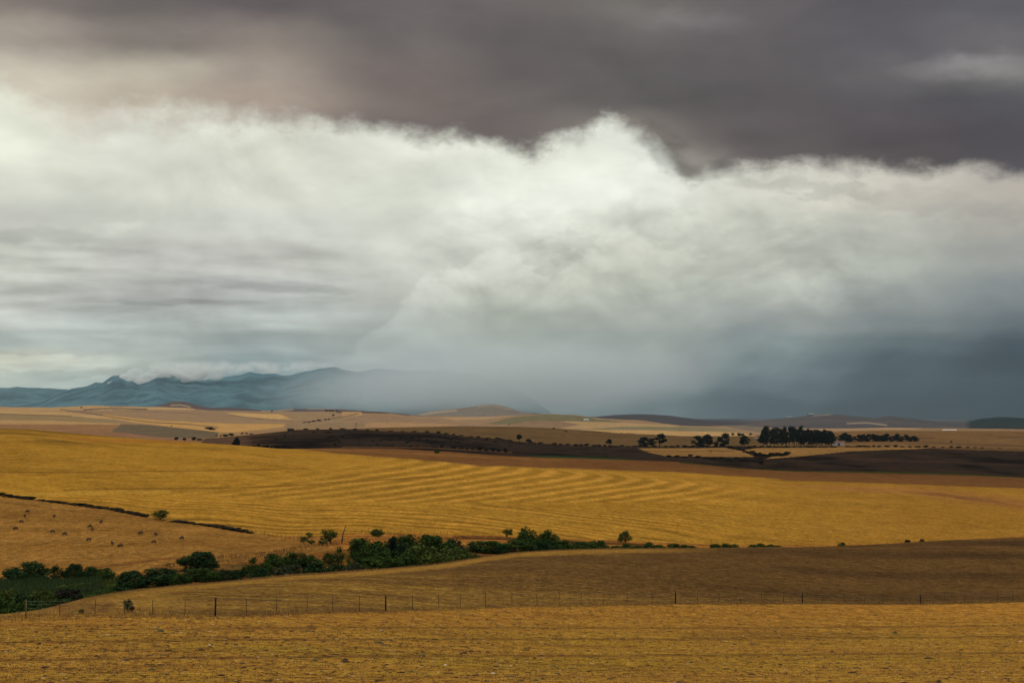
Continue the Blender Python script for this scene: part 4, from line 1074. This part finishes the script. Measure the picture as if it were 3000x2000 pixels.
scrub_run([1960,2050,2150,2230], [1336,1341,1346,1356], 14, 22, 6, "slope_scrub", "%s scrub clump on the dark slope below the small gold fields", "slope scrub", jit=3)
scrub_run([2308,2290], [1331,1335], 2, 18, 8, "gully_bush", "%s of two bushes where the gully meets the long gold field", "gully end bushes", jit=.5)
scrub_run([2232,2275], [1374,1376], 2, 26, 6, "band_bush", "%s of two green bushes on the edge of the dark brown headland", "headland bushes", dfix=1130, jit=.5, mat=M_creek)
q_ = np.random.default_rng(99)
names_q = []
for i in range(38):
    X = q_.uniform(780, 1500); Yl = np.interp(X, [700,850,1000,1272,1459,1502], [1278,1262,1260,1270,1287,1296]); Y = q_.uniform(Yl + 3, 1308)
    try: names_q.append((X, Y))
    except Exception: pass
names_q.sort()
for i, (X, Y) in enumerate(names_q):
    place("low%d" % (i % 3), "slope_bush", X, Y - q_.uniform(2, 5), q_.uniform(8, 16), "%s dark bush from the left on the open face of the ridge" % ORD[i], "scrub", "bushes on the face of the dark ridge", d=find(X, Y, 1250) or 1600, mat=M_dkscrub)

# ------------------------------------------------------------------ fences
def post_mesh(name, h, r, seed, lean=0.03):
    rr = random.Random(seed)
    lx = rr.uniform(-lean, lean) * h
    V, Fc = tube([(0, 0, -.25), (lx * .4, 0, h * .5), (lx, rr.uniform(-.02, .02), h)], [r, r * .95, r * .85])
    return poly_mesh(name, V, Fc)
def fence_root(name, label, loc, group=None):
    o = bpy.data.objects.new(name, None); col.objects.link(o); o.location = loc; o['label'] = label; o['category'] = 'fence'
    if group: o['group'] = group
    return o
fx = [(76,1757,2),(176,1775,0),(278,1775,0),(365,1770,0),(448,1765,0),(542,1757,0),(631,1750,1),(722,1750,0),(811,1748,0),(900,1745,0),(974,1745,0),(1053,1742,0),(1130,1743,1),(1209,1740,0),(1286,1740,0),(1348,1738,0),(1423,1735,0),(1500,1733,0),(1573,1735,0),(1638,1735,0),(1702,1735,0),(1768,1734,0),(1837,1734,0),(1910,1734,0),(1979,1732,1),(2044,1734,0),(2106,1734,0),(2169,1735,0),(2232,1735,0),(2296,1735,0),(2351,1735,1),(2411,1739,0),(2475,1740,0),(2533,1742,0),(2588,1742,0),(2643,1744,0),(2697,1740,1),(2768,1735,0),(2827,1735,0),(2873,1732,0),(2922,1726,0),(2968,1726,0),(3020,1725,0)]
u0, _ = ray(1500, 1775); d0 = float(np.interp(1500, [0,630,1130,1500,2000,2500,3000],[95,98,108,125,140,165,176]))
rt = fence_root("wire_fence", "long wire fence of thin posts between the front stubble and the brown field", (0, d0, float(ground(0, d0)[0])))
R0 = np.array(rt.location)
pts = []
for i, (X, Yt, kd) in enumerate(fx):
    d = float(np.interp(X, [0,630,1130,1500,2000,2500,3000],[95,98,108,125,140,165,176])) + 1.0
    u, _ = ray(X, 1770); _, v = ray(X, Yt)
    gz = float(ground(u * d, d)[0]); h = max(1.0, v * d - gz)
    h = min(h, 1.75)
    me = post_mesh("post", h, [.021, .07, .045][kd], i, .05 if kd == 0 else .02)
    o = link("post", me, [M_dkpost if i % 3 else M_post, M_dkpost, M_palepost][kd], rt)
    o.location = (u * d - R0[0], d - R0[1], gz - R0[2])
    if kd == 1: o['label'] = 'thick dark strainer post'
    if kd == 2: o['label'] = 'pale bare wooden post'
    pts.append((u * d - R0[0], d - R0[1], gz - R0[2], h))
for wz in (.25, .5, .75, .95):
    P = []
    for i in range(len(pts) - 1):
        a, b = pts[i], pts[i + 1]
        for s in (0, .5):
            sag = -.03 if s else 0
            P.append((a[0] * (1 - s) + b[0] * s, a[1] * (1 - s) + b[1] * s, a[2] * (1 - s) + b[2] * s + wz * (a[3] * (1 - s) + b[3] * s) + sag))
    V, Fc = tube(P, [.004] * len(P), 4)
    link("wire", poly_mesh("wire", V, Fc), M_wire, rt)
def small_fence(name, label, line, n, hgt_, rad):
    xs, ys = zip(*line); t = np.linspace(xs[0], xs[-1], n); P = []
    for X in t:
        Y = float(np.interp(X, xs, ys)); d = find(X, Y) or 350; u, _ = ray(X, Y)
        P.append((u * d, d, float(ground(u * d, d)[0])))
    rt_ = fence_root(name, label, P[n // 2]); r0 = P[n // 2]
    for i, p in enumerate(P):
        me = post_mesh("post", hgt_ * random.uniform(.85, 1.1), rad, i + 50, .08)
        o = link("post", me, M_dkpost, rt_); o.location = tuple(a - b for a, b in zip(p, r0))
    V, Fc = tube([(p[0] - r0[0], p[1] - r0[1], p[2] - r0[2] + hgt_ * .8) for p in P], [.006] * n, 4)
    link("wire", poly_mesh("wire", V, Fc), M_wire, rt_)
small_fence("pasture_fence", "thin wire fence running down to the creek below the leafy tree", [(750,1565),(843,1580),(900,1590),(960,1602)], 18, 1.1, .03)
small_fence("verge_fence", "thin wire fence along the lower edge of the golden field above the thicket", [(1040,1561),(1092,1560),(1180,1564),(1330,1567)], 16, 1.1, .03)
small_fence("hedge_fence", "thin wire fence in front of the dark pasture hedge", [(10,1461),(200,1484),(330,1500),(480,1528),(740,1566)], 22, 1.1, .03)
small_fence("headland_fence", "distant row of tiny fence posts between golden field and dark headland", [(1010,1336),(1221,1352),(1408,1368),(1600,1375),(2000,1389)], 60, 1.4, .05)
# leaning pole and fallen log by the creek
def single(name, V, Fc, mat, loc, label, cat, group=None):
    o = link(name, poly_mesh(name, V, Fc), mat); o.location = loc; o['label'] = label; o['category'] = cat
    if group: o['group'] = group
    return o
d = find(1001, 1592) or 300; u, _ = ray(1001, 1592); gz = float(ground(u * d, d)[0])
V, Fc = tube([(0, 0, -.3), (.25, 0, 1.9), (.85, 0, 3.8)], [.14, .11, .07]); single("leaning_pole", V, Fc, M_bark, (u * d, d, gz), "dark leaning pole sticking up between creek trees and golden field", "pole")
V, Fc = tube([(-1.1, 0, 0), (0, .1, .12), (1.2, 0, .35)], [.05, .07, .05])
u, _ = ray(720, 1682); single("fallen_log", V, Fc, M_palepost, (u * 226, 226, float(ground(u * 226, 226)[0]) + .75), "short pale fallen log lying in the dark creek bushes", "log")
V, Fc = tube([(0, 0, -.3), (0, 0, 1.3)], [.1, .09]); d = find(1108, 1572) or 330
# power poles far away: two legs, crossbar
def hpole(X, Yb, Yt, d, label):
    u, v = ray(X, Yt); x = u * d; gz = float(ground(x, d)[0]); h = max(4, v * d - gz)
    root = bpy.data.objects.new("power_pole", None); col.objects.link(root); root.location = (x, d, gz); root['label'] = label; root['category'] = 'power pole'; root['group'] = 'power poles crossing the valley'
    for s in (-1, 1):
        V, Fc = tube([(s * 1.1, 0, -.5), (s * .9, 0, h)], [.22, .16]); link("leg", poly_mesh("leg", V, Fc), M_dkpost, root)
    V, Fc = tube([(-2.6, 0, h - .8), (2.6, 0, h - .8)], [.14, .14]); link("crossbar", poly_mesh("crossbar", V, Fc), M_dkpost, root)
hpole(1058, 1322, 1291, 1290, "double-legged power pole in front of the dark ridge, left of the lone green tree")
hpole(1427, 1334, 1308, 1250, "double-legged power pole at the right end of the ridge foot")
hpole(1775, 1340, 1318, 1300, "faint power pole on the dark slope left of the twin trees")
hpole(2081, 1337, 1327, 1500, "short power pole standing in the small gold field")
hpole(1043, 1252, 1238, 2700, "tiny power pole on the pale field above the ridge")

# ------------------------------------------------------------------ sheep
def skin_body(name, verts, edges, radii, mat):
    me = bpy.data.meshes.new(name); me.from_pydata(verts, edges, [])
    o = bpy.data.objects.new(name, me); col.objects.link(o)
    sk = o.modifiers.new('s', 'SKIN'); sk.use_smooth_shade = True
    for v, r in zip(me.skin_vertices[0].data, radii): v.radius = (r, r)
    me.skin_vertices[0].data[0].use_root = True
    o.modifiers.new('u', 'SUBSURF').levels = 1
    dg = bpy.context.evaluated_depsgraph_get(); dg.update()
    m2 = bpy.data.meshes.new_from_object(o.evaluated_get(dg)); m2.name = name
    bpy.data.objects.remove(o); m2.materials.clear(); m2.materials.append(mat)
    return m2
mfl, qf, bf = material("brown fleece")
gp = qf.new('ShaderNodeTexCoord').outputs['Object']; nzf = qf.noise(gp, 14.0, 3.0, .6)
zf = qf.step(qf.sep(gp)[2], .20, .28)
qf.put(bf.inputs['Base Color'], qf.mix(zf, (0.05, 0.035, 0.03), qf.mix(nzf, (0.065, 0.042, 0.026), (0.14, 0.090, 0.052))))
def sheep_mesh(name, graze, stride):
    V = [(-.40,0,.52),(-.15,0,.54),(.15,0,.54),(.36,0,.51)]; R = [.25,.31,.30,.22]; E = [(0,1),(1,2),(2,3)]
    head = [(.56,0,.44),(.66,0,.24),(.70,0,.12)] if graze else [(.54,0,.74),(.62,0,.86),(.78,0,.82)]
    for i, h_ in enumerate(head): V.append(h_); R.append([.105,.085,.05][i]); E.append((3 if i == 0 else len(V) - 2, len(V) - 1))
    for s in (-1, 1):
        e = len(V); V.append((head[1][0] - .03, s * .13, head[1][2] + .03)); R.append(.022); E.append((len(V) - 1 - 0, 5))
    for (bx, root_i, bend) in ((-.38, 0, -.05), (.32, 3, .03)):
        for s in (-1, 1):
            st_ = stride * s * (1 if bx < 0 else -1)
            for j, (zz, rr, ox) in enumerate(((.30, .09, bend), (.16, .045, bend * -.5 + st_ * .5), (.02, .04, st_))):
                V.append((bx + ox, s * .12, zz)); R.append(rr); E.append((root_i if j == 0 else len(V) - 2, len(V) - 1))
    V.append((-.60, 0, .55)); R.append(.03); E.append((0, len(V) - 1))
    return skin_body(name, V, E, R, mfl)
SG = [sheep_mesh("sheep", True, .06), sheep_mesh("sheep", True, -.10), sheep_mesh("sheep", False, .0)]
# x, y in the enlarged crop, facing (degrees, 0 = to the right), variant
SH = [(382,548,200,1,"grazing sheep farthest up the pasture, near the hedge"),(342,610,95,0,"end-on sheep just below the topmost grazing sheep"),(745,617,80,2,"end-on sheep alone between the left group and the middle pair"),
 (295,688,180,0,"sheep in profile between the end-on sheep and the leftmost sheep"),(215,788,182,1,"leftmost sheep of the flock, head down facing left"),(1390,697,70,2,"end-on sheep above the close middle pair"),
 (1242,755,190,0,"upper one of the close middle pair of sheep"),(1272,797,90,2,"lower one of the close middle pair, end-on and small"),(727,830,178,1,"sheep grazing leftward, left of two in a line"),
 (893,862,185,0,"sheep grazing leftward, right of two in a line"),(1224,940,180,1,"lone sheep in profile well below the close middle pair"),(1546,992,120,2,"small turned sheep left of the lowest sheep"),
 (1658,1028,176,1,"lowest large sheep of the flock, legs clearly showing"),(1937,850,215,0,"left of the two upper sheep at the right of the flock"),(2148,867,140,2,"right of the two upper sheep at the right of the flock"),
 (2120,972,172,0,"pale-backed sheep below the two upper right ones"),(2507,917,230,1,"rightmost sheep, far from the others above the lone bush")]
for X_, Y_, ang, vr, lb in SH:
    X = X_ / 4.704; Y = 1380 + (Y_ + 22) / 4.704
    d = find(X, Y); u, _ = ray(X, Y); x = u * d
    o = bpy.data.objects.new("sheep", SG[vr]); col.objects.link(o)
    o.location = (x, d, float(ground(x, d)[0])); o.rotation_euler = (0, 0, math.radians(ang)); s = random.uniform(.88, 1.0); o.scale = (s, s, s)
    o['label'] = lb; o['category'] = 'sheep'; o['group'] = 'sheep grazing in the pasture'

# ------------------------------------------------------------------ farm buildings far away
def house(X, Y, d, L, W, H, label, wallc, roofc, rot=0.0, name="farm_shed"):
    if d is None: d = find(X, Y)
    u, _ = ray(X, Y); x = u * d; gz = float(ground(x, d)[0])
    root = bpy.data.objects.new(name, None); col.objects.link(root); root.location = (x, d, gz); root.rotation_euler = (0, 0, rot)
    root['label'] = label; root['category'] = 'farm building'
    a, b = L / 2, W / 2; rh = H + W * .28
    V = [(-a,-b,-1),(a,-b,-1),(a,b,-1),(-a,b,-1),(-a,-b,H),(a,-b,H),(a,b,H),(-a,b,H),(-a,0,rh-.05),(a,0,rh-.05)]
    Fq = [(0,1,5,4),(1,2,6,5),(2,3,7,6),(3,0,4,7),(4,7,8,8),(5,9,6,6)]
    me = bpy.data.meshes.new("wall"); me.from_pydata(V, [], [(0,1,5,4),(1,2,6,5),(2,3,7,6),(3,0,4,7),(4,7,8),(6,5,9)]); me.update()
    m_, q1, b1 = material("wall paint"); b1.inputs['Base Color'].default_value = (*wallc, 1); link("wall", me, m_, root)
    e = .5; t_ = .15
    V = []
    for s in (-1, 1):
        V += [(-a-e, s*(b+e), H-.28*e), (a+e, s*(b+e), H-.28*e), (a+e, 0, rh), (-a-e, 0, rh), (-a-e, s*(b+e), H-.28*e+t_), (a+e, s*(b+e), H-.28*e+t_), (a+e, 0, rh+t_), (-a-e, 0, rh+t_)]
    Fr = []
    for o_ in (0, 8): Fr += [[o_+i for i in f] for f in ((0,1,2,3),(4,5,6,7),(0,1,5,4),(1,2,6,5),(3,0,4,7))]
    me = bpy.data.meshes.new("roof"); me.from_pydata(V, [], Fr); me.update()
    m_, q1, b1 = material("roof sheeting"); b1.inputs['Base Color'].default_value = (*roofc, 1); b1.inputs['Roughness'].default_value = .5; link("roof", me, m_, root)
    me = bpy.data.meshes.new("door"); me.from_pydata([(-1.5,-b-.03,0),(1.5,-b-.03,0),(1.5,-b-.03,H*.7),(-1.5,-b-.03,H*.7),(-1.5,-b,0),(1.5,-b,0),(1.5,-b,H*.7),(-1.5,-b,H*.7)], [], [(0,1,2,3),(0,1,5,4),(1,2,6,5),(2,3,7,6),(3,0,4,7)]); me.update()
    m_, q1, b1 = material("door boards"); b1.inputs['Base Color'].default_value = (.05,.04,.04,1); link("door", me, m_, root)
house(851, 1258, 1690, 6.5, 4, 1.4, "small dark shed on the crest of the ridge under the pale gold field", (.03,.025,.025), (.035,.03,.03))
house(2456, 1286, 2060, 16, 7, 4.5, "low white farmhouse with pinkish roof half hidden right of the grove", (.55,.5,.45), (.22,.12,.09))
house(2218, 1275, 2300, 10, 6, 3.0, "pinkish farm cottage roof just left of the grove", (.30,.22,.18), (.28,.18,.14))
house(2376, 1246, 9400, 44, 24, 9, "pale roofed farm building on the slope behind the grove", (.16,.19,.19), (.26,.29,.29), .2)
house(2312, 1249, 9400, 36, 16, 6, "smaller whitish farm building left of the pale roofed one", (.26,.27,.27), (.32,.33,.33))
house(2781, 1261, 3600, 34, 5, 0.9, "long bright white farm tunnel at the foot of the dark hills", (.8,.78,.75), (.82,.8,.78))
house(1717, 1233, None, 14, 9, 4, "tiny white farmhouse below the green hump of the pale fields", (.7,.68,.64), (.6,.58,.55))

# ------------------------------------------------------------------ grasses nobody could count
def blades(name, X0, X1, dfun, n, h, w, mat, label, seed, bend=.35, clump=3):
    r = np.random.default_rng(seed)
    X = r.uniform(X0, X1, n); d = dfun(X, r.random(n)); u = (X - 1500) / F
    x = u * d; z, _ = height(u, d); z = z + relief(x, d)
    n2_ = n * clump
    x = np.repeat(x, clump) + r.normal(size=n2_) * w * 2; y = np.repeat(d, clump) + r.normal(size=n2_) * w * 2; z = np.repeat(z, clump)
    hh = h * r.uniform(.5, 1.2, n2_) * (.45 + 1.1 * fb(x, y, 5, 5, seed)); a = r.uniform(0, 6.28, n2_); bx = np.cos(a); by = np.sin(a)
    b0 = np.stack([x - by * w / 2, y + bx * w / 2, z - .03], 1); b1_ = np.stack([x + by * w / 2, y - bx * w / 2, z - .03], 1)
    t = np.stack([x + bx * hh * bend, y + by * hh * bend, z + hh], 1)
    V = np.stack([b0, b1_, t], 1).reshape(-1, 3)
    me = poly_mesh(name, V, np.arange(n2_ * 3).reshape(-1, 3), 3)
    link(name, me, mat, kind='stuff', label=label)
blades("stubble", -60, 3060, lambda X, t: 1 / ((1 / 66.0) * (1 - t) + t / np.interp(X, [0,630,1130,1500,2000,2500,3000],[96,99,109,126,141,166,177])), 22000, .08, .05, M_dry, "golden stubble stalks covering the front field", 5)
blades("verge_grass", -60, 3060, lambda X, t: np.interp(X, [0,630,1130,1500,2000,2500,3000],[95,98,108,125,140,165,176]) + (t - .3) * 5, 4000, .22, .04, M_dry, "dry grass along the fence line", 6)
blades("rim_grass", 240, 2300, lambda X, t: np.interp(X, [0,150,230,361,500,1000,1300,2000,3000],[120,132,148,162,172,210,232,300,380]) + (t - .4) * 8, 6000, .3, .06, M_dry, "straw-coloured grass along the rim of the brown field", 7)
blades("reeds", -40, 300, lambda X, t: 184 + t * 44, 11000, 1.0, .09, M_reed, "green reed bed in the creek at the left edge", 8, .15)
blades("sedge", -40, 360, lambda X, t: 172 + t * 56, 7000, .7, .09, M_creek2, "olive sedge mixed through the reed bed and creek corner", 18, .25)
blades("russet_grass", 1330, 1900, lambda X, t: np.interp(X, [1300,1600,1900],[330,350,372]) + t * 30, 2600, .45, .10, M_red, "russet dry grass on the far bank of the creek", 9)
blades("bank_grass", 430, 1330, lambda X, t: np.interp(X, [430,800,1000,1330],[232,252,285,320]) + t * np.interp(X, [430,900,1000,1330],[6, 30, 45, 30]), 1500, .35, .10, M_red, "tufts of brown grass on the bare creek bank", 10)

def lumps(name, n, size, mat, label, seed, flat=.45, far=1.0, power=1.0):
    """small broken lumps lying loose on the front field"""
    r = np.random.default_rng(seed)
    X = r.uniform(-60, 3060, n); t = r.random(n) ** power
    dm = np.interp(X, [0,630,1130,1500,2000,2500,3000],[94,97,107,124,139,164,175]) * far
    d = 1 / ((1 / 66.0) * (1 - t) + t / dm); u = (X - 1500) / F; x = u * d
    z, _ = height(u, d); z = z + relief(x, d)
    oc_ = np.array([(1,0,0),(0,1,0),(-1,0,0),(0,-1,0),(0,0,1),(.7,.7,.35),(-.7,.7,.35),(-.7,-.7,.35),(.7,-.7,.35)], float)
    s = size * np.exp(r.normal(size=n) * .45)
    V = oc_[None] * s[:, None, None] * np.stack([r.uniform(.8, 1.9, n), r.uniform(.7, 1.3, n), np.full(n, flat)], 1)[:, None, :]
    V = V * r.uniform(.75, 1.25, (n, 9, 1))
    V = V + np.stack([x, d, z], 1)[:, None, :]
    tri = np.array([(0,5,4),(5,1,4),(1,6,4),(6,2,4),(2,7,4),(7,3,4),(3,8,4),(8,0,4)])
    Fc = (tri[None] + (np.arange(n) * 9)[:, None, None]).reshape(-1, 3)
    link(name, poly_mesh(name, V.reshape(-1, 3), Fc, 3), mat, kind='stuff', label=label)
M_clod = leafmat("dark earth", (0.060, 0.036, 0.024), .5)
M_tuft = leafmat("grey weeds", (0.075, 0.070, 0.034), .4)
M_stone = leafmat("pale stone", (0.62, 0.50, 0.36), .2)
lumps("soil_clods", 4200, .043, M_clod, "dark clods of earth scattered through the front stubble", 71, .5, .97, .75)
lumps("weeds", 350, .06, M_tuft, "low grey-green weeds in the front stubble", 72, .6, .97, .7)
lumps("pebbles", 260, .028, M_stone, "pale stones lying in the front stubble", 73, .6, .97, .8)
# ------------------------------------------------------------------ air
def box(name, lo, hi, mat, **kw):
    (x0, y0, z0), (x1, y1, z1) = lo, hi
    me = bpy.data.meshes.new(name)
    me.from_pydata([(x0,y0,z0),(x1,y0,z0),(x1,y1,z0),(x0,y1,z0),(x0,y0,z1),(x1,y0,z1),(x1,y1,z1),(x0,y1,z1)], [],
                   [(3,2,1,0),(4,5,6,7),(0,1,5,4),(1,2,6,5),(2,3,7,6),(3,0,4,7)]); me.update()
    return link(name, me, mat, **kw)
def volume_mat(name, colr, density, aniso=0.0):
    m = bpy.data.materials.new(name); m.use_nodes = True; nt = m.node_tree; nt.nodes.clear()
    v = nt.nodes.new('ShaderNodeVolumePrincipled'); v.inputs['Color'].default_value = (*colr, 1)
    v.inputs['Density'].default_value = density; v.inputs['Anisotropy'].default_value = aniso
    o = nt.nodes.new('ShaderNodeOutputMaterial'); nt.links.new(v.outputs[0], o.inputs['Volume'])
    return m
box("haze", (-75000, -30000, -200), (75000, 30500, 830), volume_mat("haze air", (0.42, 0.59, 0.68), 1.4e-5), kind='stuff', label='pale air between the viewer and the mountains')

def blobmesh(name, lobes, mat, seed, amp=.25, sub=4, **kw):
    """one closed lumpy skin round a set of overlapping lobes"""
    import bmesh
    mball = bpy.data.metaballs.new(name); mball.resolution = min(l[3] for l in lobes) * .22; mball.threshold = .35
    for (x, y, z, rx, ry, rz) in lobes:
        e = mball.elements.new(); e.type = 'ELLIPSOID'; e.co = (x, y, z); m_ = max(rx, ry, rz); e.radius = m_; e.size_x, e.size_y, e.size_z = rx / m_, ry / m_, rz / m_
    o = bpy.data.objects.new(name, mball); col.objects.link(o)
    dg = bpy.context.evaluated_depsgraph_get(); dg.update()
    me = bpy.data.meshes.new_from_object(o.evaluated_get(dg)); me.name = name
    bpy.data.objects.remove(o); me.materials.clear()
    return link(name, me, mat, **kw)
def ellipsoid(name, c, r, mat, tilt=0.0, **kw):
    n, m_ = 24, 48; V = []
    for i in range(1, n):
        for j in range(m_):
            a, b = math.pi * i / n, 2 * math.pi * j / m_
            x, y, z = math.sin(a) * math.cos(b) * r[0], math.sin(a) * math.sin(b) * r[1], math.cos(a) * r[2]
            V.append((c[0] + x + tilt * z, c[1] + y, c[2] + z))
    Fq = [(i * m_ + j, i * m_ + (j + 1) % m_, (i + 1) * m_ + (j + 1) % m_, (i + 1) * m_ + j)[::-1] for i in range(n - 2) for j in range(m_)]
    t = len(V); V += [(c[0] + tilt * r[2], c[1], c[2] + r[2]), (c[0] - tilt * r[2], c[1], c[2] - r[2])]
    Fq += [(t, j, (j + 1) % m_) for j in range(m_)] + [(t + 1, (n - 2) * m_ + (j + 1) % m_, (n - 2) * m_ + j) for j in range(m_)]
    me = bpy.data.meshes.new(name); me.from_pydata(V, [], Fq); me.update()
    return link(name, me, mat, **kw)

mr = volume_mat("rain curtain", (0.90, 0.96, 0.95), 0.0)
nt = mr.node_tree; qr = G(nt); pv = nt.nodes['Principled Volume']
oc = qr.new('ShaderNodeTexCoord').outputs['Object']
RC, RR, TILT = (-150, 13200, 330), (2350, 1500, 480), 1.5
ln = qr.new('ShaderNodeVectorMath'); ln.operation = 'LENGTH'
ox, oy, oz = qr.sep(oc)
qr.put(ln.inputs[0], qr.vmul(qr.xyz(qr.sub(ox, qr.mul(oz, TILT)), oy, oz), (1 / RR[0], 1 / RR[1], 1 / RR[2])))
fall = qr.m('MAXIMUM', qr.sub(1.0, qr.mul(ln.outputs['Value'], ln.outputs['Value'])), 0.0)
qr.put(pv.inputs['Density'], qr.mul(qr.mul(fall, fall), 0.0021))
r_ = ellipsoid("rain", (0, 0, 0), RR, mr, TILT, kind='stuff', label='grey curtain of rain hiding the right end of the mountains'); r_.location = RC
mm_ = volume_mat("cloud vapour", (0.98, 1.0, 0.97), 0.0, 0.3)
nt = mm_.node_tree; qm = G(nt); gp_ = qm.new('ShaderNodeNewGeometry').outputs['Position']
nv = qm.noise(qm.vmul(gp_, (1, 1, 1.6)), 0.0065, 3.0, 0.5)
qm.put(nt.nodes['Principled Volume'].inputs['Density'], qm.mul(qm.step(nv, 0.40, 0.64, 0.0, 0.018), qm.step(qm.sep(gp_)[2], 690, 470)))
PXM = 16300 / F
blobs_ = [(345,1122,30,8),(392,1119,44,12),(450,1104,54,24),(505,1094,64,32),(565,1096,60,20),(470,1074,44,20),(625,1086,64,17),(700,1078,56,12),(530,1068,60,20),(400,1092,30,14),(860,1078,44,9),(780,1086,40,7),(640,1062,64,18),(745,1066,74,14),(905,1062,84,14),(480,1120,34,10),(610,1106,44,8),(380,1104,40,14)]
blobmesh("low_cloud", [((X - 1500) * PXM, 16300 + (i % 3) * 60, (HY - Y) * PXM, rx * PXM * 1.5, 260, ry * PXM * 1.5) for i, (X, Y, rx, ry) in enumerate(blobs_)], mm_, 1, kind='stuff', label='white low cloud bank lying over the mountain crest')  # low cloud caught on the crest, built as a lumpy volume
